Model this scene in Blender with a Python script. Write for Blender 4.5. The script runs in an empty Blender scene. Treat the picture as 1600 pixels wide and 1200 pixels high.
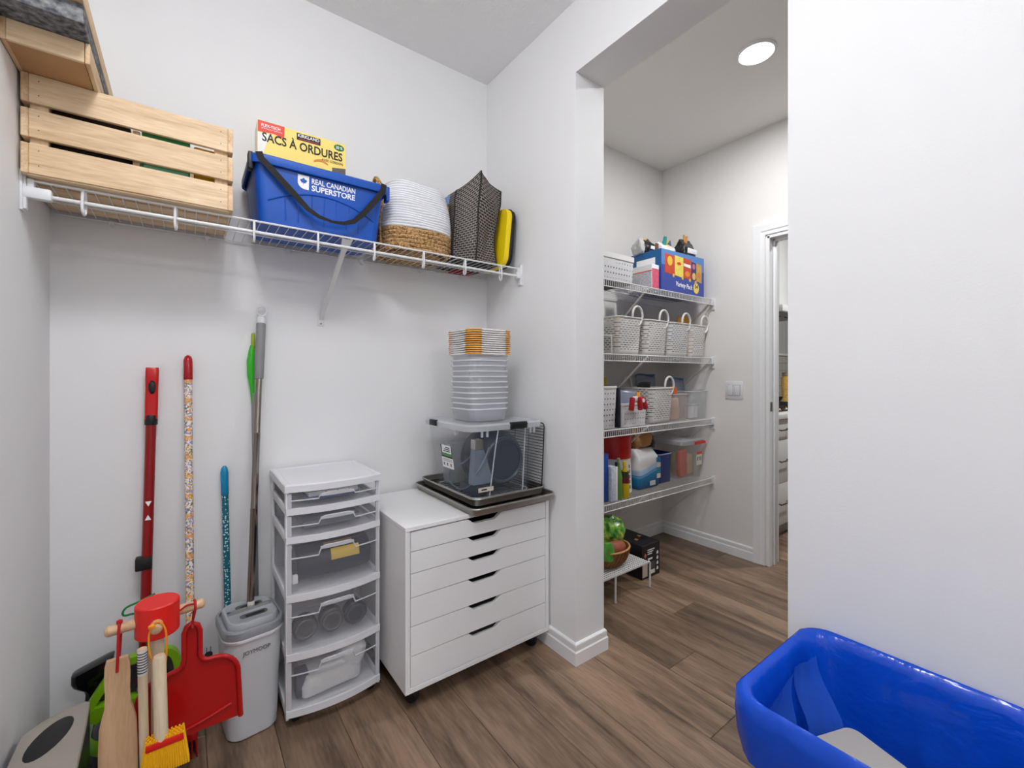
import bpy, bmesh, math, random
from mathutils import Vector, Matrix, noise
random.seed(7)
PI = math.pi
scene = bpy.context.scene
COL = scene.collection

# ------------------------------------------------------------------ camera
cam_d = bpy.data.cameras.new('camera')
cam_d.sensor_fit = 'HORIZONTAL'
cam_d.sensor_width = 36.0
cam_d.lens = 685.25 / 1600 * 36.0
cam_d.shift_y = -(600 - 585.23) / 1600
cam_d.clip_start = 0.02
cam = bpy.data.objects.new('camera', cam_d)
COL.objects.link(cam)
cam.location = (0, 0, 1.194)
cam.rotation_euler = (PI / 2, 0, -0.63782)
scene.camera = cam

# ------------------------------------------------------------------ world and exposure
world = bpy.data.worlds.new('world')
scene.world = world
world.use_nodes = True
world.node_tree.nodes['Background'].inputs[0].default_value = (0.75, 0.8, 0.9, 1)
world.node_tree.nodes['Background'].inputs[1].default_value = 0.25
vs = scene.view_settings
vs.view_transform = 'Standard'
vs.look = 'None'
vs.gamma = 1.0
vs.use_curve_mapping = False
vs.exposure = 0.28
scene.cycles.transparent_max_bounces = 24
scene.cycles.max_bounces = 8
scene.cycles.diffuse_bounces = 5

# lamps of the rooms: recessed ceiling discs (position, power, radius) and the flush dome of the storage room
LAMPS = {
    'pantry': ((2.196, 0.993), 12.5, 0.075),
    'kitchen': ((4.0, 0.55), 30.0, 0.085),
}
DOMES = [(0.06, 0.50, 0.20, 33.0, 'large round flush dome light on the storage room ceiling above the viewer'),
         (0.62, -1.75, 0.20, 33.0, 'large round flush dome light on the storage room ceiling far behind the viewer')]      # x, y, radius, glow strength

# ------------------------------------------------------------------ dimensions (metres)
XL, YB, XW, XW2 = -0.345, 1.964, 1.289, 1.459
YJ, YN = 1.297, 0.502          # opening in the right wall
XP, YP = 2.910, 2.0            # pantry
H, HH = 2.74, 2.442
YR = -2.7

# ------------------------------------------------------------------ materials
def lin(c):
    return tuple((v / 255 / 12.92) if v / 255 <= 0.04045 else ((v / 255 + 0.055) / 1.055) ** 2.4 for v in c[:3]) + (1.0,)
MATS = {}
def mat(name, col, rough=0.5, metal=0.0, bump=None, var=None, spec=0.5, opacity=1.0, emit=None, coat=0.0, ior=None):
    """principled material; bump=(scale,strength[,stretch]); var=(scale,amount); opacity<1 mixes in a see-through shader"""
    if name in MATS: return MATS[name]
    m = bpy.data.materials.new(name); m.use_nodes = True
    nt = m.node_tree; N = nt.nodes; L = nt.links
    b = N['Principled BSDF']
    b.inputs['Base Color'].default_value = lin(col)
    b.inputs['Roughness'].default_value = rough
    b.inputs['Metallic'].default_value = metal
    b.inputs['Specular IOR Level'].default_value = spec
    b.inputs['Coat Weight'].default_value = coat
    if emit:
        b.inputs['Emission Color'].default_value = lin(emit[0]); b.inputs['Emission Strength'].default_value = emit[1]
    tc = None
    if bump or var:
        tc = N.new('ShaderNodeTexCoord')
    if var:
        nz = N.new('ShaderNodeTexNoise'); nz.inputs['Scale'].default_value = var[0]; nz.inputs['Detail'].default_value = 4
        L.new(tc.outputs['Object'], nz.inputs['Vector'])
        mx = N.new('ShaderNodeMix'); mx.data_type = 'RGBA'
        d = var[1]
        mx.inputs[6].default_value = lin([max(0, c * (1 - d)) for c in col]); mx.inputs[7].default_value = lin([min(255, c * (1 + d)) for c in col])
        L.new(nz.outputs['Fac'], mx.inputs[0]); L.new(mx.outputs[2], b.inputs['Base Color'])
    if bump:
        nz = N.new('ShaderNodeTexNoise'); nz.inputs['Scale'].default_value = bump[0]; nz.inputs['Detail'].default_value = 3
        L.new(tc.outputs['Object'], nz.inputs['Vector'])
        bp = N.new('ShaderNodeBump'); bp.inputs['Strength'].default_value = bump[1]; bp.inputs['Distance'].default_value = 0.004
        L.new(nz.outputs['Fac'], bp.inputs['Height']); L.new(bp.outputs['Normal'], b.inputs['Normal'])
    if opacity < 1:
        tr = N.new('ShaderNodeBsdfTransparent'); mxs = N.new('ShaderNodeMixShader')
        mxs.inputs[0].default_value = opacity
        L.new(tr.outputs[0], mxs.inputs[1]); L.new(b.outputs[0], mxs.inputs[2])
        L.new(mxs.outputs[0], N['Material Output'].inputs['Surface'])
    MATS[name] = m
    return m

def nodes_mat(name):
    m = bpy.data.materials.new(name); m.use_nodes = True
    MATS[name] = m
    return m, m.node_tree.nodes, m.node_tree.links, m.node_tree.nodes['Principled BSDF']

def wood_mat(name, c_dark, c_light, axis, scale=6.0, stretch=14.0, rough=0.5, random_tone=0.0, knots=0.0):
    """grain stretched along one local axis, each object shifted by its own random number"""
    m, N, L, b = nodes_mat(name)
    tc = N.new('ShaderNodeTexCoord'); oi = N.new('ShaderNodeObjectInfo')
    off = N.new('ShaderNodeVectorMath'); off.operation = 'SCALE'; off.inputs[0].default_value = (17.3, 9.1, 5.7)
    L.new(oi.outputs['Random'], off.inputs['Scale'])
    add = N.new('ShaderNodeVectorMath'); add.operation = 'ADD'
    L.new(tc.outputs['Object'], add.inputs[0]); L.new(off.outputs[0], add.inputs[1])
    mp = N.new('ShaderNodeMapping'); s = [stretch] * 3; s['xyz'.index(axis)] = 1.0
    mp.inputs['Scale'].default_value = s
    L.new(add.outputs[0], mp.inputs['Vector'])
    n1 = N.new('ShaderNodeTexNoise'); n1.inputs['Scale'].default_value = scale * .35; n1.inputs['Detail'].default_value = 6; n1.inputs['Distortion'].default_value = .6
    L.new(mp.outputs[0], n1.inputs['Vector'])
    n2 = N.new('ShaderNodeTexNoise'); n2.inputs['Scale'].default_value = scale * 3; n2.inputs['Detail'].default_value = 3
    L.new(mp.outputs[0], n2.inputs['Vector'])
    mm = N.new('ShaderNodeMath'); mm.operation = 'MULTIPLY_ADD'; mm.inputs[1].default_value = .3
    L.new(n2.outputs['Fac'], mm.inputs[0])
    m7 = N.new('ShaderNodeMath'); m7.operation = 'MULTIPLY'; m7.inputs[1].default_value = .7
    L.new(n1.outputs['Fac'], m7.inputs[0]); L.new(m7.outputs[0], mm.inputs[2])
    cr = N.new('ShaderNodeValToRGB')
    cr.color_ramp.elements[0].position = .33; cr.color_ramp.elements[0].color = lin(c_dark)
    cr.color_ramp.elements[1].position = .60; cr.color_ramp.elements[1].color = lin(c_light)
    L.new(mm.outputs[0], cr.inputs[0])
    out = cr.outputs[0]
    if random_tone:
        hs = N.new('ShaderNodeHueSaturation')
        mr = N.new('ShaderNodeMapRange'); mr.inputs['To Min'].default_value = 1 - random_tone; mr.inputs['To Max'].default_value = 1 + random_tone
        L.new(oi.outputs['Random'], mr.inputs['Value']); L.new(mr.outputs[0], hs.inputs['Value'])
        L.new(out, hs.inputs['Color']); out = hs.outputs[0]
    L.new(out, b.inputs['Base Color'])
    b.inputs['Roughness'].default_value = rough
    bp = N.new('ShaderNodeBump'); bp.inputs['Strength'].default_value = .12; bp.inputs['Distance'].default_value = .002
    L.new(mm.outputs[0], bp.inputs['Height']); L.new(bp.outputs[0], b.inputs['Normal'])
    return m

def holes_mat(name, col, du, dz, fu, fz, z0, z1, stagger=True, rough=.45):
    """plastic pierced by rows of small openings (u runs round the walls, z up)"""
    m, N, L, b = nodes_mat(name)
    b.inputs['Base Color'].default_value = lin(col); b.inputs['Roughness'].default_value = rough
    tc = N.new('ShaderNodeTexCoord'); sp = N.new('ShaderNodeSeparateXYZ'); L.new(tc.outputs['Object'], sp.inputs[0])
    def M(op, a, c=None, d=None):
        n = N.new('ShaderNodeMath'); n.operation = op
        for i, v in enumerate((a, c, d)):
            if v is None: continue
            if isinstance(v, (int, float)): n.inputs[i].default_value = v
            else: L.new(v, n.inputs[i])
        return n.outputs[0]
    u = M('ADD', sp.outputs[0], sp.outputs[1]); zr = M('DIVIDE', sp.outputs[2], dz)
    row = M('FLOOR', zr); zf = M('FRACT', zr)
    ur = M('DIVIDE', u, du)
    if stagger: ur = M('ADD', ur, M('MULTIPLY', row, .5))
    uf = M('FRACT', M('ADD', ur, 100.0))
    hu = M('LESS_THAN', M('ABSOLUTE', M('SUBTRACT', uf, .5)), fu / 2)
    hz = M('LESS_THAN', M('ABSOLUTE', M('SUBTRACT', zf, .5)), fz / 2)
    inz = M('MULTIPLY', M('GREATER_THAN', sp.outputs[2], z0), M('LESS_THAN', sp.outputs[2], z1))
    hole = M('MULTIPLY', M('MULTIPLY', hu, hz), inz)
    tr = N.new('ShaderNodeBsdfTransparent'); mx = N.new('ShaderNodeMixShader')
    L.new(hole, mx.inputs[0]); L.new(b.outputs[0], mx.inputs[1]); L.new(tr.outputs[0], mx.inputs[2])
    L.new(mx.outputs[0], N['Material Output'].inputs['Surface'])
    return m

# ------------------------------------------------------------------ geometry helpers
class G:
    def __init__(self): self.bm = bmesh.new()
    def face(self, pts):
        return self.bm.faces.new([self.bm.verts.new(p) for p in pts])
    def box(self, x0, x1, y0, y1, z0, z1, bev=0.0, seg=2, mtx=None):
        b = bmesh.new(); bmesh.ops.create_cube(b, size=1)
        bmesh.ops.scale(b, vec=(abs(x1 - x0), abs(y1 - y0), abs(z1 - z0)), verts=b.verts)
        if bev > 0:
            bmesh.ops.bevel(b, geom=list(b.edges), offset=bev, segments=seg, affect='EDGES', profile=.5)
        bmesh.ops.translate(b, vec=((x0 + x1) / 2, (y0 + y1) / 2, (z0 + z1) / 2), verts=b.verts)
        self.join(b, mtx); return self
    def join(self, b, mtx=None):
        if mtx is not None: bmesh.ops.transform(b, matrix=mtx, verts=b.verts)
        me = bpy.data.meshes.new('t'); b.to_mesh(me); b.free(); self.bm.from_mesh(me); bpy.data.meshes.remove(me)
    def rings(self, rings, closed=True, cap0=True, cap1=True, loop=False):
        vs_ = [[self.bm.verts.new(p) for p in r] for r in rings]
        n = len(vs_[0])
        pairs = list(zip(vs_, vs_[1:])) + ([(vs_[-1], vs_[0])] if loop else [])
        for a, c in pairs:
            for i in range(n if closed else n - 1):
                j = (i + 1) % n
                try: self.bm.faces.new((a[i], a[j], c[j], c[i]))
                except ValueError: pass
        if closed and not loop:
            if cap0: self.bm.faces.new(list(reversed(vs_[0])))
            if cap1: self.bm.faces.new(vs_[-1])
        return self
    def tube(self, pts, r, n=8, closed=False, cap=True):
        pts = [Vector(p) for p in pts]; k = len(pts)
        rr = r if isinstance(r, (list, tuple)) else [r] * k
        rings = []; up = None
        for i, p in enumerate(pts):
            if closed: t = pts[(i + 1) % k] - pts[i - 1]
            else: t = pts[min(i + 1, k - 1)] - pts[max(i - 1, 0)]
            t.normalize()
            if up is None:
                up = Vector((0, 0, 1)) if abs(t.z) < .9 else Vector((1, 0, 0))
            a = t.cross(up)
            if a.length < 1e-6: a = t.cross(Vector((0, 1, 0)))
            a.normalize(); bb = a.cross(t).normalized(); up = bb
            rings.append([p + (a * math.cos(q) + bb * math.sin(q)) * rr[i] for q in (2 * PI * j / n for j in range(n))])
        self.rings(rings, True, cap, cap, loop=closed); return self
    def lathe(self, prof, c=(0, 0, 0), n=24, cap0=True, cap1=True, sx=1, sy=1):
        self.rings([[(c[0] + r * sx * math.cos(2 * PI * j / n), c[1] + r * sy * math.sin(2 * PI * j / n), c[2] + z) for j in range(n)] for r, z in prof], True, cap0, cap1)
        return self
    def loft(self, secs, cx=0, cy=0, nc=5, cap0=True, cap1=True):
        """secs: (z, width, depth, corner radius[, dx, dy]) rounded rectangles stacked into a surface"""
        self.rings([rrect(s[1], s[2], s[3], s[0], cx + (s[4] if len(s) > 4 else 0), cy + (s[5] if len(s) > 5 else 0), nc) for s in secs], True, cap0, cap1)
        return self
    def prism(self, out, a0, a1, axis='y'):
        """outline (u,v) pushed along an axis: y -> (u,y,v), x -> (x,u,v), z -> (u,v,z)"""
        f = {'y': lambda u, v, w: (u, w, v), 'x': lambda u, v, w: (w, u, v), 'z': lambda u, v, w: (u, v, w)}[axis]
        self.rings([[f(u, v, a0) for u, v in out], [f(u, v, a1) for u, v in out]]); return self
    def grid(self, fn, nu, nv):
        vv = [[self.bm.verts.new(fn(i / nu, j / nv)) for i in range(nu + 1)] for j in range(nv + 1)]
        for j in range(nv):
            for i in range(nu): self.bm.faces.new((vv[j][i], vv[j][i + 1], vv[j + 1][i + 1], vv[j + 1][i]))
        return self
    def xf(self, m):
        bmesh.ops.transform(self.bm, matrix=m, verts=self.bm.verts); return self
    def bump(self, amp, freq, seed=0.0):
        self.bm.normal_update()
        for v in self.bm.verts:
            p = v.co * freq + Vector((seed, seed * 1.7, -seed))
            v.co += Vector((noise.noise(p), noise.noise(p + Vector((31, 7, 3))), noise.noise(p + Vector((5, 47, 13))))) * amp
        return self

def rrect(w, d, r, z, cx=0, cy=0, nc=5):
    r = min(r, w / 2 - 1e-4, d / 2 - 1e-4); pts = []
    for sx, sy, a0 in ((1, 1, 0), (-1, 1, PI / 2), (-1, -1, PI), (1, -1, 3 * PI / 2)):
        for i in range(nc + 1):
            a = a0 + PI / 2 * i / nc
            pts.append((cx + sx * (w / 2 - r) + r * math.cos(a), cy + sy * (d / 2 - r) + r * math.sin(a), z))
    return pts

WM = {}     # world matrix of every thing and part
def thing(name, label, cat, loc, rotz=0.0, group=None, rot=None):
    o = bpy.data.objects.new(name, None); o.empty_display_size = .05; COL.objects.link(o)
    o.location = loc; o.rotation_euler = rot if rot else (0, 0, rotz)
    WM[o.name] = Matrix.Translation(loc) @ o.rotation_euler.to_matrix().to_4x4()
    o['label'] = label; o['category'] = cat
    if group: o['group'] = group
    return o
def obj(name, g, m, parent=None, local=False, smooth=35, label=None, kind=None, base=None):
    """a mesh object; world coordinates are turned into its parent's own unless local=True"""
    bmesh.ops.remove_doubles(g.bm, verts=g.bm.verts, dist=1e-6)
    bmesh.ops.recalc_face_normals(g.bm, faces=g.bm.faces)
    me = bpy.data.meshes.new(name); g.bm.to_mesh(me); g.bm.free()
    o = bpy.data.objects.new(name, me); COL.objects.link(o)
    W = Matrix.Identity(4)
    if parent is not None:
        o.parent = parent; W = WM[parent.name]
        if not local: me.transform(W.inverted())
    elif base is not None:
        o.location = base; W = Matrix.Translation(base)
        if not local: me.transform(W.inverted())
    WM[o.name] = W
    ms = m if isinstance(m, (list, tuple)) else [m]
    for q in ms: me.materials.append(MATS[q] if isinstance(q, str) else q)
    if smooth:
        me.polygons.foreach_set('use_smooth', [True] * len(me.polygons)); me.set_sharp_from_angle(angle=math.radians(smooth))
    if label: o['label'] = label
    if kind: o['kind'] = kind
    return o
def solo(name, g, m, label, cat, base, group=None, **k):
    o = obj(name, g, m, None, base=base, **k); o['label'] = label; o['category'] = cat
    if group: o['group'] = group
    return o
def struct(name, g, m, parent=None, **k):
    o = obj(name, g, m, parent, **k)
    if parent is None: o['kind'] = 'structure'
    return o
def share(src, name, parent, loc=(0, 0, 0), rot=(0, 0, 0)):
    o = src.copy(); o.name = name; COL.objects.link(o); o.parent = parent; o.location = loc; o.rotation_euler = rot
    WM[o.name] = WM[parent.name] @ Matrix.Translation(loc)
    return o
def text(name, s, m, parent, org, ux, uy, w, h, t=.0006, bold=0.0, local=True, sx=None):
    """raised lettering fitted into a w x h field; org = lower left corner, ux / uy = reading and up directions"""
    cu = bpy.data.curves.new('t', 'FONT'); cu.body = s; cu.extrude = .02; cu.offset = bold; cu.resolution_u = 3
    tmp = bpy.data.objects.new('t', cu); COL.objects.link(tmp)
    dg = bpy.context.evaluated_depsgraph_get(); me = bpy.data.meshes.new_from_object(tmp.evaluated_get(dg))
    bpy.data.objects.remove(tmp); bpy.data.curves.remove(cu)
    xs = [v.co.x for v in me.vertices]; ys = [v.co.y for v in me.vertices]
    x0, x1, y0, y1 = min(xs), max(xs), min(ys), max(ys)
    ux, uy = Vector(ux).normalized(), Vector(uy).normalized(); uz = ux.cross(uy)
    for v in me.vertices:
        c = v.co
        v.co = Vector(org) + ux * ((c.x - x0) / (x1 - x0) * w) + uy * ((c.y - y0) / (y1 - y0) * h) + uz * (c.z / .02 * t)
    if parent is not None and not local: me.transform(WM[parent.name].inverted())
    me.name = name; o = bpy.data.objects.new(name, me); COL.objects.link(o); o.parent = parent
    WM[o.name] = WM[parent.name]
    me.materials.clear(); me.materials.append(MATS[m] if isinstance(m, str) else m)
    return o
def R(a, axis='Z', c=(0, 0, 0)):
    c = Vector(c); return Matrix.Translation(c) @ Matrix.Rotation(a, 4, axis) @ Matrix.Translation(-c)

# common materials
mat('wall_paint', (234, 234, 234), .75, bump=(180, .06))
mat('pantry_paint', (230, 228, 225), .75, bump=(180, .06))
mat('ceiling_paint', (244, 244, 245), .9, bump=(95, 1.0))
mat('trim_white', (236, 237, 238), .35)
mat('white_metal', (226, 226, 226), .35)
mat('white_laminate', (236, 236, 236), .3, spec=.4)
mat('black_plastic', (18, 18, 20), .45)
mat('soft_black', (14, 14, 15), .7)
mat('dark_gap', (8, 8, 8), .9)
mat('steel', (176, 172, 165), .28, 1.0)
mat('tray_metal', (150, 146, 140), .38, .9, var=(6, .12))
mat('chrome', (190, 188, 184), .15, 1.0)
mat('white_plastic', (224, 225, 227), .35)
mat('white_print', (245, 245, 245), .6)
mat('black_print', (22, 20, 20), .6)
wood_mat('pine', (196, 160, 118), (233, 208, 172), 'x', scale=7, stretch=11, rough=.6)
wood_mat('pine_y', (190, 152, 110), (226, 198, 160), 'y', scale=7, stretch=11, rough=.6)
wood_mat('pine_z', (196, 160, 118), (232, 206, 168), 'z', scale=7, stretch=11, rough=.6)
wood_mat('beech', (186, 146, 108), (214, 178, 140), 'z', scale=9, stretch=9, rough=.5)
wood_mat('pale_wood', (206, 184, 150), (230, 212, 182), 'z', scale=9, stretch=9, rough=.5)
wood_mat('plank_wood', (70, 55, 43), (140, 115, 94), 'y', scale=4.2, stretch=9, rough=.42, random_tone=.26)
# ================================================================== the setting
g = G(); g.box(XL - .15, 5.6, YR - .1, YP + .3, -.12, -.012)
floor = struct('floor', g, mat('floor_screed', (70, 56, 46), .8))
PW, PL, GAP = .19, 1.22, .0012
def plank_mesh(w, l):
    q = G(); w -= GAP; l -= GAP
    q.box(-w / 2, w / 2, -l / 2, l / 2, -.0119, 0, bev=.0012, seg=1); return q
plank_src = {}
JOINT = {8: 1.28, 11: .967, 10: .30, 12: 1.50, 9: .72, 13: 1.147, 7: .45, 6: 1.05}     # board ends that show in the picture
def lay(x0, x1, y0, y1, j, row):
    w, l = round(x1 - x0, 3), round(y1 - y0, 3)
    if w < .02 or l < .02: return
    key = (w, l)
    if key not in plank_src:
        plank_src[key] = obj('plank', plank_mesh(w, l), 'plank_wood', floor, local=True, smooth=0)
        plank_src[key].location = ((x0 + x1) / 2, (y0 + y1) / 2, 0)
    else:
        share(plank_src[key], 'plank', floor, ((x0 + x1) / 2, (y0 + y1) / 2, 0))
rnd = random.Random(11)
for r in range(-3, 30):
    xa, xb = max(XL, .43 + (r) * PW), min(5.5, .43 + (r + 1) * PW)
    if xb <= XL + .02 or xa >= 5.5: continue
    j = JOINT.get(r, rnd.uniform(0, PL))
    ya = YR
    ys = [ya] + [y for y in (j + k * PL for k in range(-5, 5)) if ya + .05 < y < YP + .03] + [YP + .05]
    for a, b in zip(ys, ys[1:]): lay(xa, xb, a, b, j, r)

# walls
g = G(); g.box(XL - .12, XW2, YB, YB + .12, -.02, H); struct('wall_back', g, 'wall_paint', smooth=0)
g = G(); g.box(XL - .12, XL, YR, YB, -.02, H); struct('wall_left', g, 'wall_paint', smooth=0)
g = G()
prof = [(YR, -.02), (YN, -.02), (YN, HH), (YJ, HH), (YJ, -.02), (YP + .0, -.02), (YP, H), (YR, H)]
b = bmesh.new()
g.prism([(YJ, -.02), (YB, -.02), (YB, HH), (YJ, HH)], XW, XW2, 'x')
g.prism([(YR, -.02), (YN, -.02), (YN, HH), (YR, HH)], XW, XW2, 'x')
g.prism([(YR, HH), (YB, HH), (YB, H), (YR, H)], XW, XW2, 'x')
struct('wall_right', g, 'wall_paint', smooth=0)
g = G(); g.box(XL - .12, 3.03, YR - .12, YR, -.02, H); struct('wall_rear', g, 'wall_paint', smooth=0)
g = G(); g.box(XW2, XP + .12, YP, YP + .12, -.02, H); struct('wall_pantry_back', g, 'pantry_paint', smooth=0)
DY0, DY1, DZ = .46, 1.247, 2.055      # kitchen doorway in the pantry's far wall
g = G()
g.prism([(DY1, -.02), (YP, -.02), (YP, DZ), (DY1, DZ)], XP, XP + .12, 'x')
g.prism([(YR, -.02), (DY0, -.02), (DY0, DZ), (YR, DZ)], XP, XP + .12, 'x')
g.prism([(YR, DZ), (YP, DZ), (YP, H), (YR, H)], XP, XP + .12, 'x')
struct('wall_pantry_right', g, 'pantry_paint', smooth=0)
g = G(); g.box(XL - .12, XW + .08, YR - .12, YB + .12, H, H + .1); struct('ceiling', g, 'ceiling_paint', smooth=0)
g = G(); g.box(XW + .08, 5.6, YR - .12, YP + .3, H, H + .1); struct('ceiling_pantry', g, mat('pantry_ceiling', (240, 238, 234), .9, bump=(95, .5)), smooth=0)
# kitchen shell
g = G(); g.box(XP + .12, 5.6, 2.05, 2.17, -.02, H); struct('wall_kitchen_back', g, mat('kitchen_paint', (170, 169, 165), .7), smooth=0)
g = G(); g.box(5.5, 5.6, YR, 2.05, -.02, H); struct('wall_kitchen_side', g, 'kitchen_paint', smooth=0)
g = G(); g.box(3.03, 5.6, YR - .12, YR, -.02, H); struct('wall_kitchen_rear', g, 'kitchen_paint', smooth=0)

# baseboards (stepped profile with a rounded top bead)
BBP = [(0, 0), (.0139, 0), (.0139, .052), (.0105, .057), (.0095, .070), (.0105, .074), (.009, .082), (.004, .0875), (0, .0875)]
def bb_along(path, side):
    """profile swept along a floor path; side=+1 puts it to the left of the walking direction"""
    P = [Vector((p[0], p[1], 0)) for p in path]; q = G(); rings = []
    for i, p in enumerate(P):
        ds = []
        if i > 0: ds.append((P[i] - P[i - 1]).normalized())
        if i < len(P) - 1: ds.append((P[i + 1] - P[i]).normalized())
        ns = [Vector((-d.y, d.x, 0)) * side for d in ds]
        n = ns[0] if len(ns) == 1 else (ns[0] + ns[1]) / (1 + ns[0].dot(ns[1]))
        rings.append([p + n * a + Vector((0, 0, z)) for a, z in BBP])
    q.rings(rings); return q
struct('baseboard_right', bb_along([(XW, YB), (XW, YJ), (XW2, YJ), (XW2, YP)], -1), 'trim_white', smooth=25)
struct('baseboard_near', bb_along([(XW2, YR), (XW2, YN), (XW, YN), (XW, YR)], -1), 'trim_white', smooth=25)
struct('baseboard_back', bb_along([(XL, YB), (XW - .014, YB)], -1), 'trim_white', smooth=25)
struct('baseboard_left', bb_along([(XL, YR), (XL, YB - .014)], -1), 'trim_white', smooth=25)
struct('baseboard_pantry_back', bb_along([(XW2 + .014, YP), (XP - .014, YP)], -1), 'trim_white', smooth=25)
struct('baseboard_pantry_right', bb_along([(XP, YP), (XP, 1.332)], -1), 'trim_white', smooth=25)

# kitchen doorway: jamb lining, stop and moulded casing
g = G(); g.box(XP - .006, XP + .126, DY1 - .012, DY1 + .004, 0, DZ); g.box(XP - .006, XP + .126, DY0 - .004, DY0 + .012, 0, DZ)
g.box(XP - .006, XP + .126, DY0, DY1, DZ - .012, DZ + .004)
door = struct('door_1', g, 'trim_white', smooth=0)
g = G(); g.box(XP + .045, XP + .08, DY1 - .023, DY1 - .012, 0, DZ - .012, bev=.002); g.box(XP + .045, XP + .08, DY0, DY1 - .012, DZ - .023, DZ - .012)
obj('door_stop', g, 'trim_white', door)
g = G(); g.box(XP + .006, XP + .034, DY1 - .0135, DY1 - .0118, .965, 1.022, bev=.0006); g.box(XP + .012, XP + .026, DY1 - .0142, DY1 - .013, .982, 1.004)
obj('strike_plate', g, mat('nickel', (120, 116, 108), .35, .9), door)
CP = [(0, 0), (.011, 0), (.012, .006), (.012, .020), (.016, .026), (.017, .052), (.019, .060), (.019, .070), (.014, .073), (0, .073)]   # (out of wall, away from opening)
def casing(name, pts, dirs):
    q = G(); q.rings([[Vector(p) + Vector((-a, d[0] * w, d[1] * w)) for a, w in CP] for p, d in zip(pts, dirs)]); return struct(name, q, 'trim_white', smooth=25)
y1, y0, zt = DY1 + .012, DY0 - .012, DZ + .010
casing('trim_1', [(XP, y1, 0), (XP, y1, zt), (XP, y0, zt), (XP, y0, 0)], [(1, 0), (1, 1), (-1, 1), (-1, 0)])

# recessed ceiling lamps
mat('lamp_lens', (255, 250, 240), .4, emit=((255, 246, 235), 9.0))
LBL = {'pantry': 'round glowing recessed disc light in the pantry ceiling', 'kitchen': 'round recessed disc light in the kitchen ceiling'}
for x, y, r, glow, lb in DOMES:
    t = thing('dome_light', lb, 'light', (x, y, H))
    q = G(); q.lathe([(r + .015, 0), (r + .015, -.012), (r, -.02)], (x, y, H), 40); obj('base_plate', q, 'trim_white', t)
    mat('dome_glass_%d' % glow, (255, 255, 255), .4, emit=((250, 251, 255), glow))
    q = G(); q.lathe([(r, -.019), (r * .97, -.05), (r * .85, -.085), (r * .6, -.115), (r * .3, -.13), (.001, -.134)], (x, y, H), 40, False, True); obj('glass_dome', q, 'dome_glass_%d' % glow, t)
for k, ((x, y), pw, r) in LAMPS.items():
    t = thing('ceiling_light', LBL[k], 'light', (x, y, H))
    q = G(); q.lathe([(r + .012, 0), (r + .012, -.004), (r + .004, -.009), (r, -.008), (r, 0)], (x, y, H), 40, False, False); obj('trim_ring', q, 'trim_white', t)
    q = G(); q.lathe([(r, -.0065), (r * .6, -.0075), (.001, -.008)], (x, y, H), 40, False, True); obj('lens', q, 'lamp_lens', t)
    ld = bpy.data.lights.new('lamp_glow', 'AREA'); ld.shape = 'DISK'; ld.size = 2 * r; ld.energy = pw; ld.color = (.97, .98, 1.0)
    lo = bpy.data.objects.new('lamp_glow', ld); COL.objects.link(lo); lo.parent = t; lo.location = (0, 0, -.012)
# ================================================================== wire shelf in the storage room
SZ = 1.703      # top of the shelf
SF = 1.662      # front rail
def wire_shelf(label, x0, x1, yb, yf, zt, lip, wires_as_parts):
    t = thing('wire_shelf', label, 'shelf', ((x0 + x1) / 2, yb, zt))
    for nm, y, z, r in (('front_rail', yf, zt - .004, .0034), ('back_rail', yb - .012, zt - .006, .003), ('middle_rail', (yf + yb) / 2, zt - .008, .003)):
        q = G(); q.tube([(x0, y, z), (x1, y, z)], r, 8); obj(nm, q, 'white_metal', t)
    n = int((x1 - x0 - .02) / .0285)
    if wires_as_parts:
        src = None
        for i in range(n + 1):
            x = x0 + .01 + i * (x1 - x0 - .02) / n
            if src is None:
                q = G(); q.tube([(x, yb - .004, zt - .0015), (x, yf - .002, zt - .0015)], .0014, 5); src = obj('deck_wire', q, 'white_metal', t); X0 = x
            else: share(src, 'deck_wire', t, (x - X0, 0, 0))
    else:
        q = G()
        for i in range(n + 1):
            x = x0 + .01 + i * (x1 - x0 - .02) / n
            q.tube([(x, yb - .004, zt - .0015), (x, yf - .002, zt - .0015)], .0014, 5)
        obj('deck_wires', q, 'white_metal', t, kind='stuff')
    return t
sh = wire_shelf('long white wire shelf with hanging rod on the back wall of the storage room', XL + .012, XW - .012, YB, SF, SZ, False, True)
q = G(); q.tube([(XL + .03, SF + .004, 1.664), (XW - .03, SF + .004, 1.664)], .0052, 10); obj('hanging_rod', q, 'white_metal', sh)
for x in (-.228, -.028, .177, .374, .576, .78, .976, 1.168):
    q = G(); pts = [(x, SF - .003, SZ - .0075), (x - .0005, SF - .006, SZ - .02), (x - .001, SF - .009, 1.66)]
    for k in range(9):
        a = PI + PI * k / 8; pts.append((x - .001 + .004 * k / 8, SF + .004 + .0125 * math.cos(a), 1.648 + .016 * math.sin(a)))
    pts += [(x + .003, SF + .016, 1.672), (x + .003, SF + .010, SZ - .006)]
    q.tube(pts, .0036, 7); obj('hook', q, 'white_metal', sh)
for sx, xw in ((1, XL), (-1, XW)):
    q = G(); q.box(xw, xw + sx * .006, SF - .012, SF + .022, 1.618, 1.722, bev=.002)
    q.box(xw, xw + sx * .012, SF - .006, SF + .016, 1.622, 1.716, bev=.003)
    q.box(xw, xw + sx * (.058 if sx > 0 else .032), SF - .008, SF + .016, 1.652, 1.682, bev=.005)
    q.box(xw + sx * .012, xw + sx * .026, SF - .006, SF + .014, 1.68, SZ, bev=.003)
    obj('end_bracket', q, 'white_plastic', sh)
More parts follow.
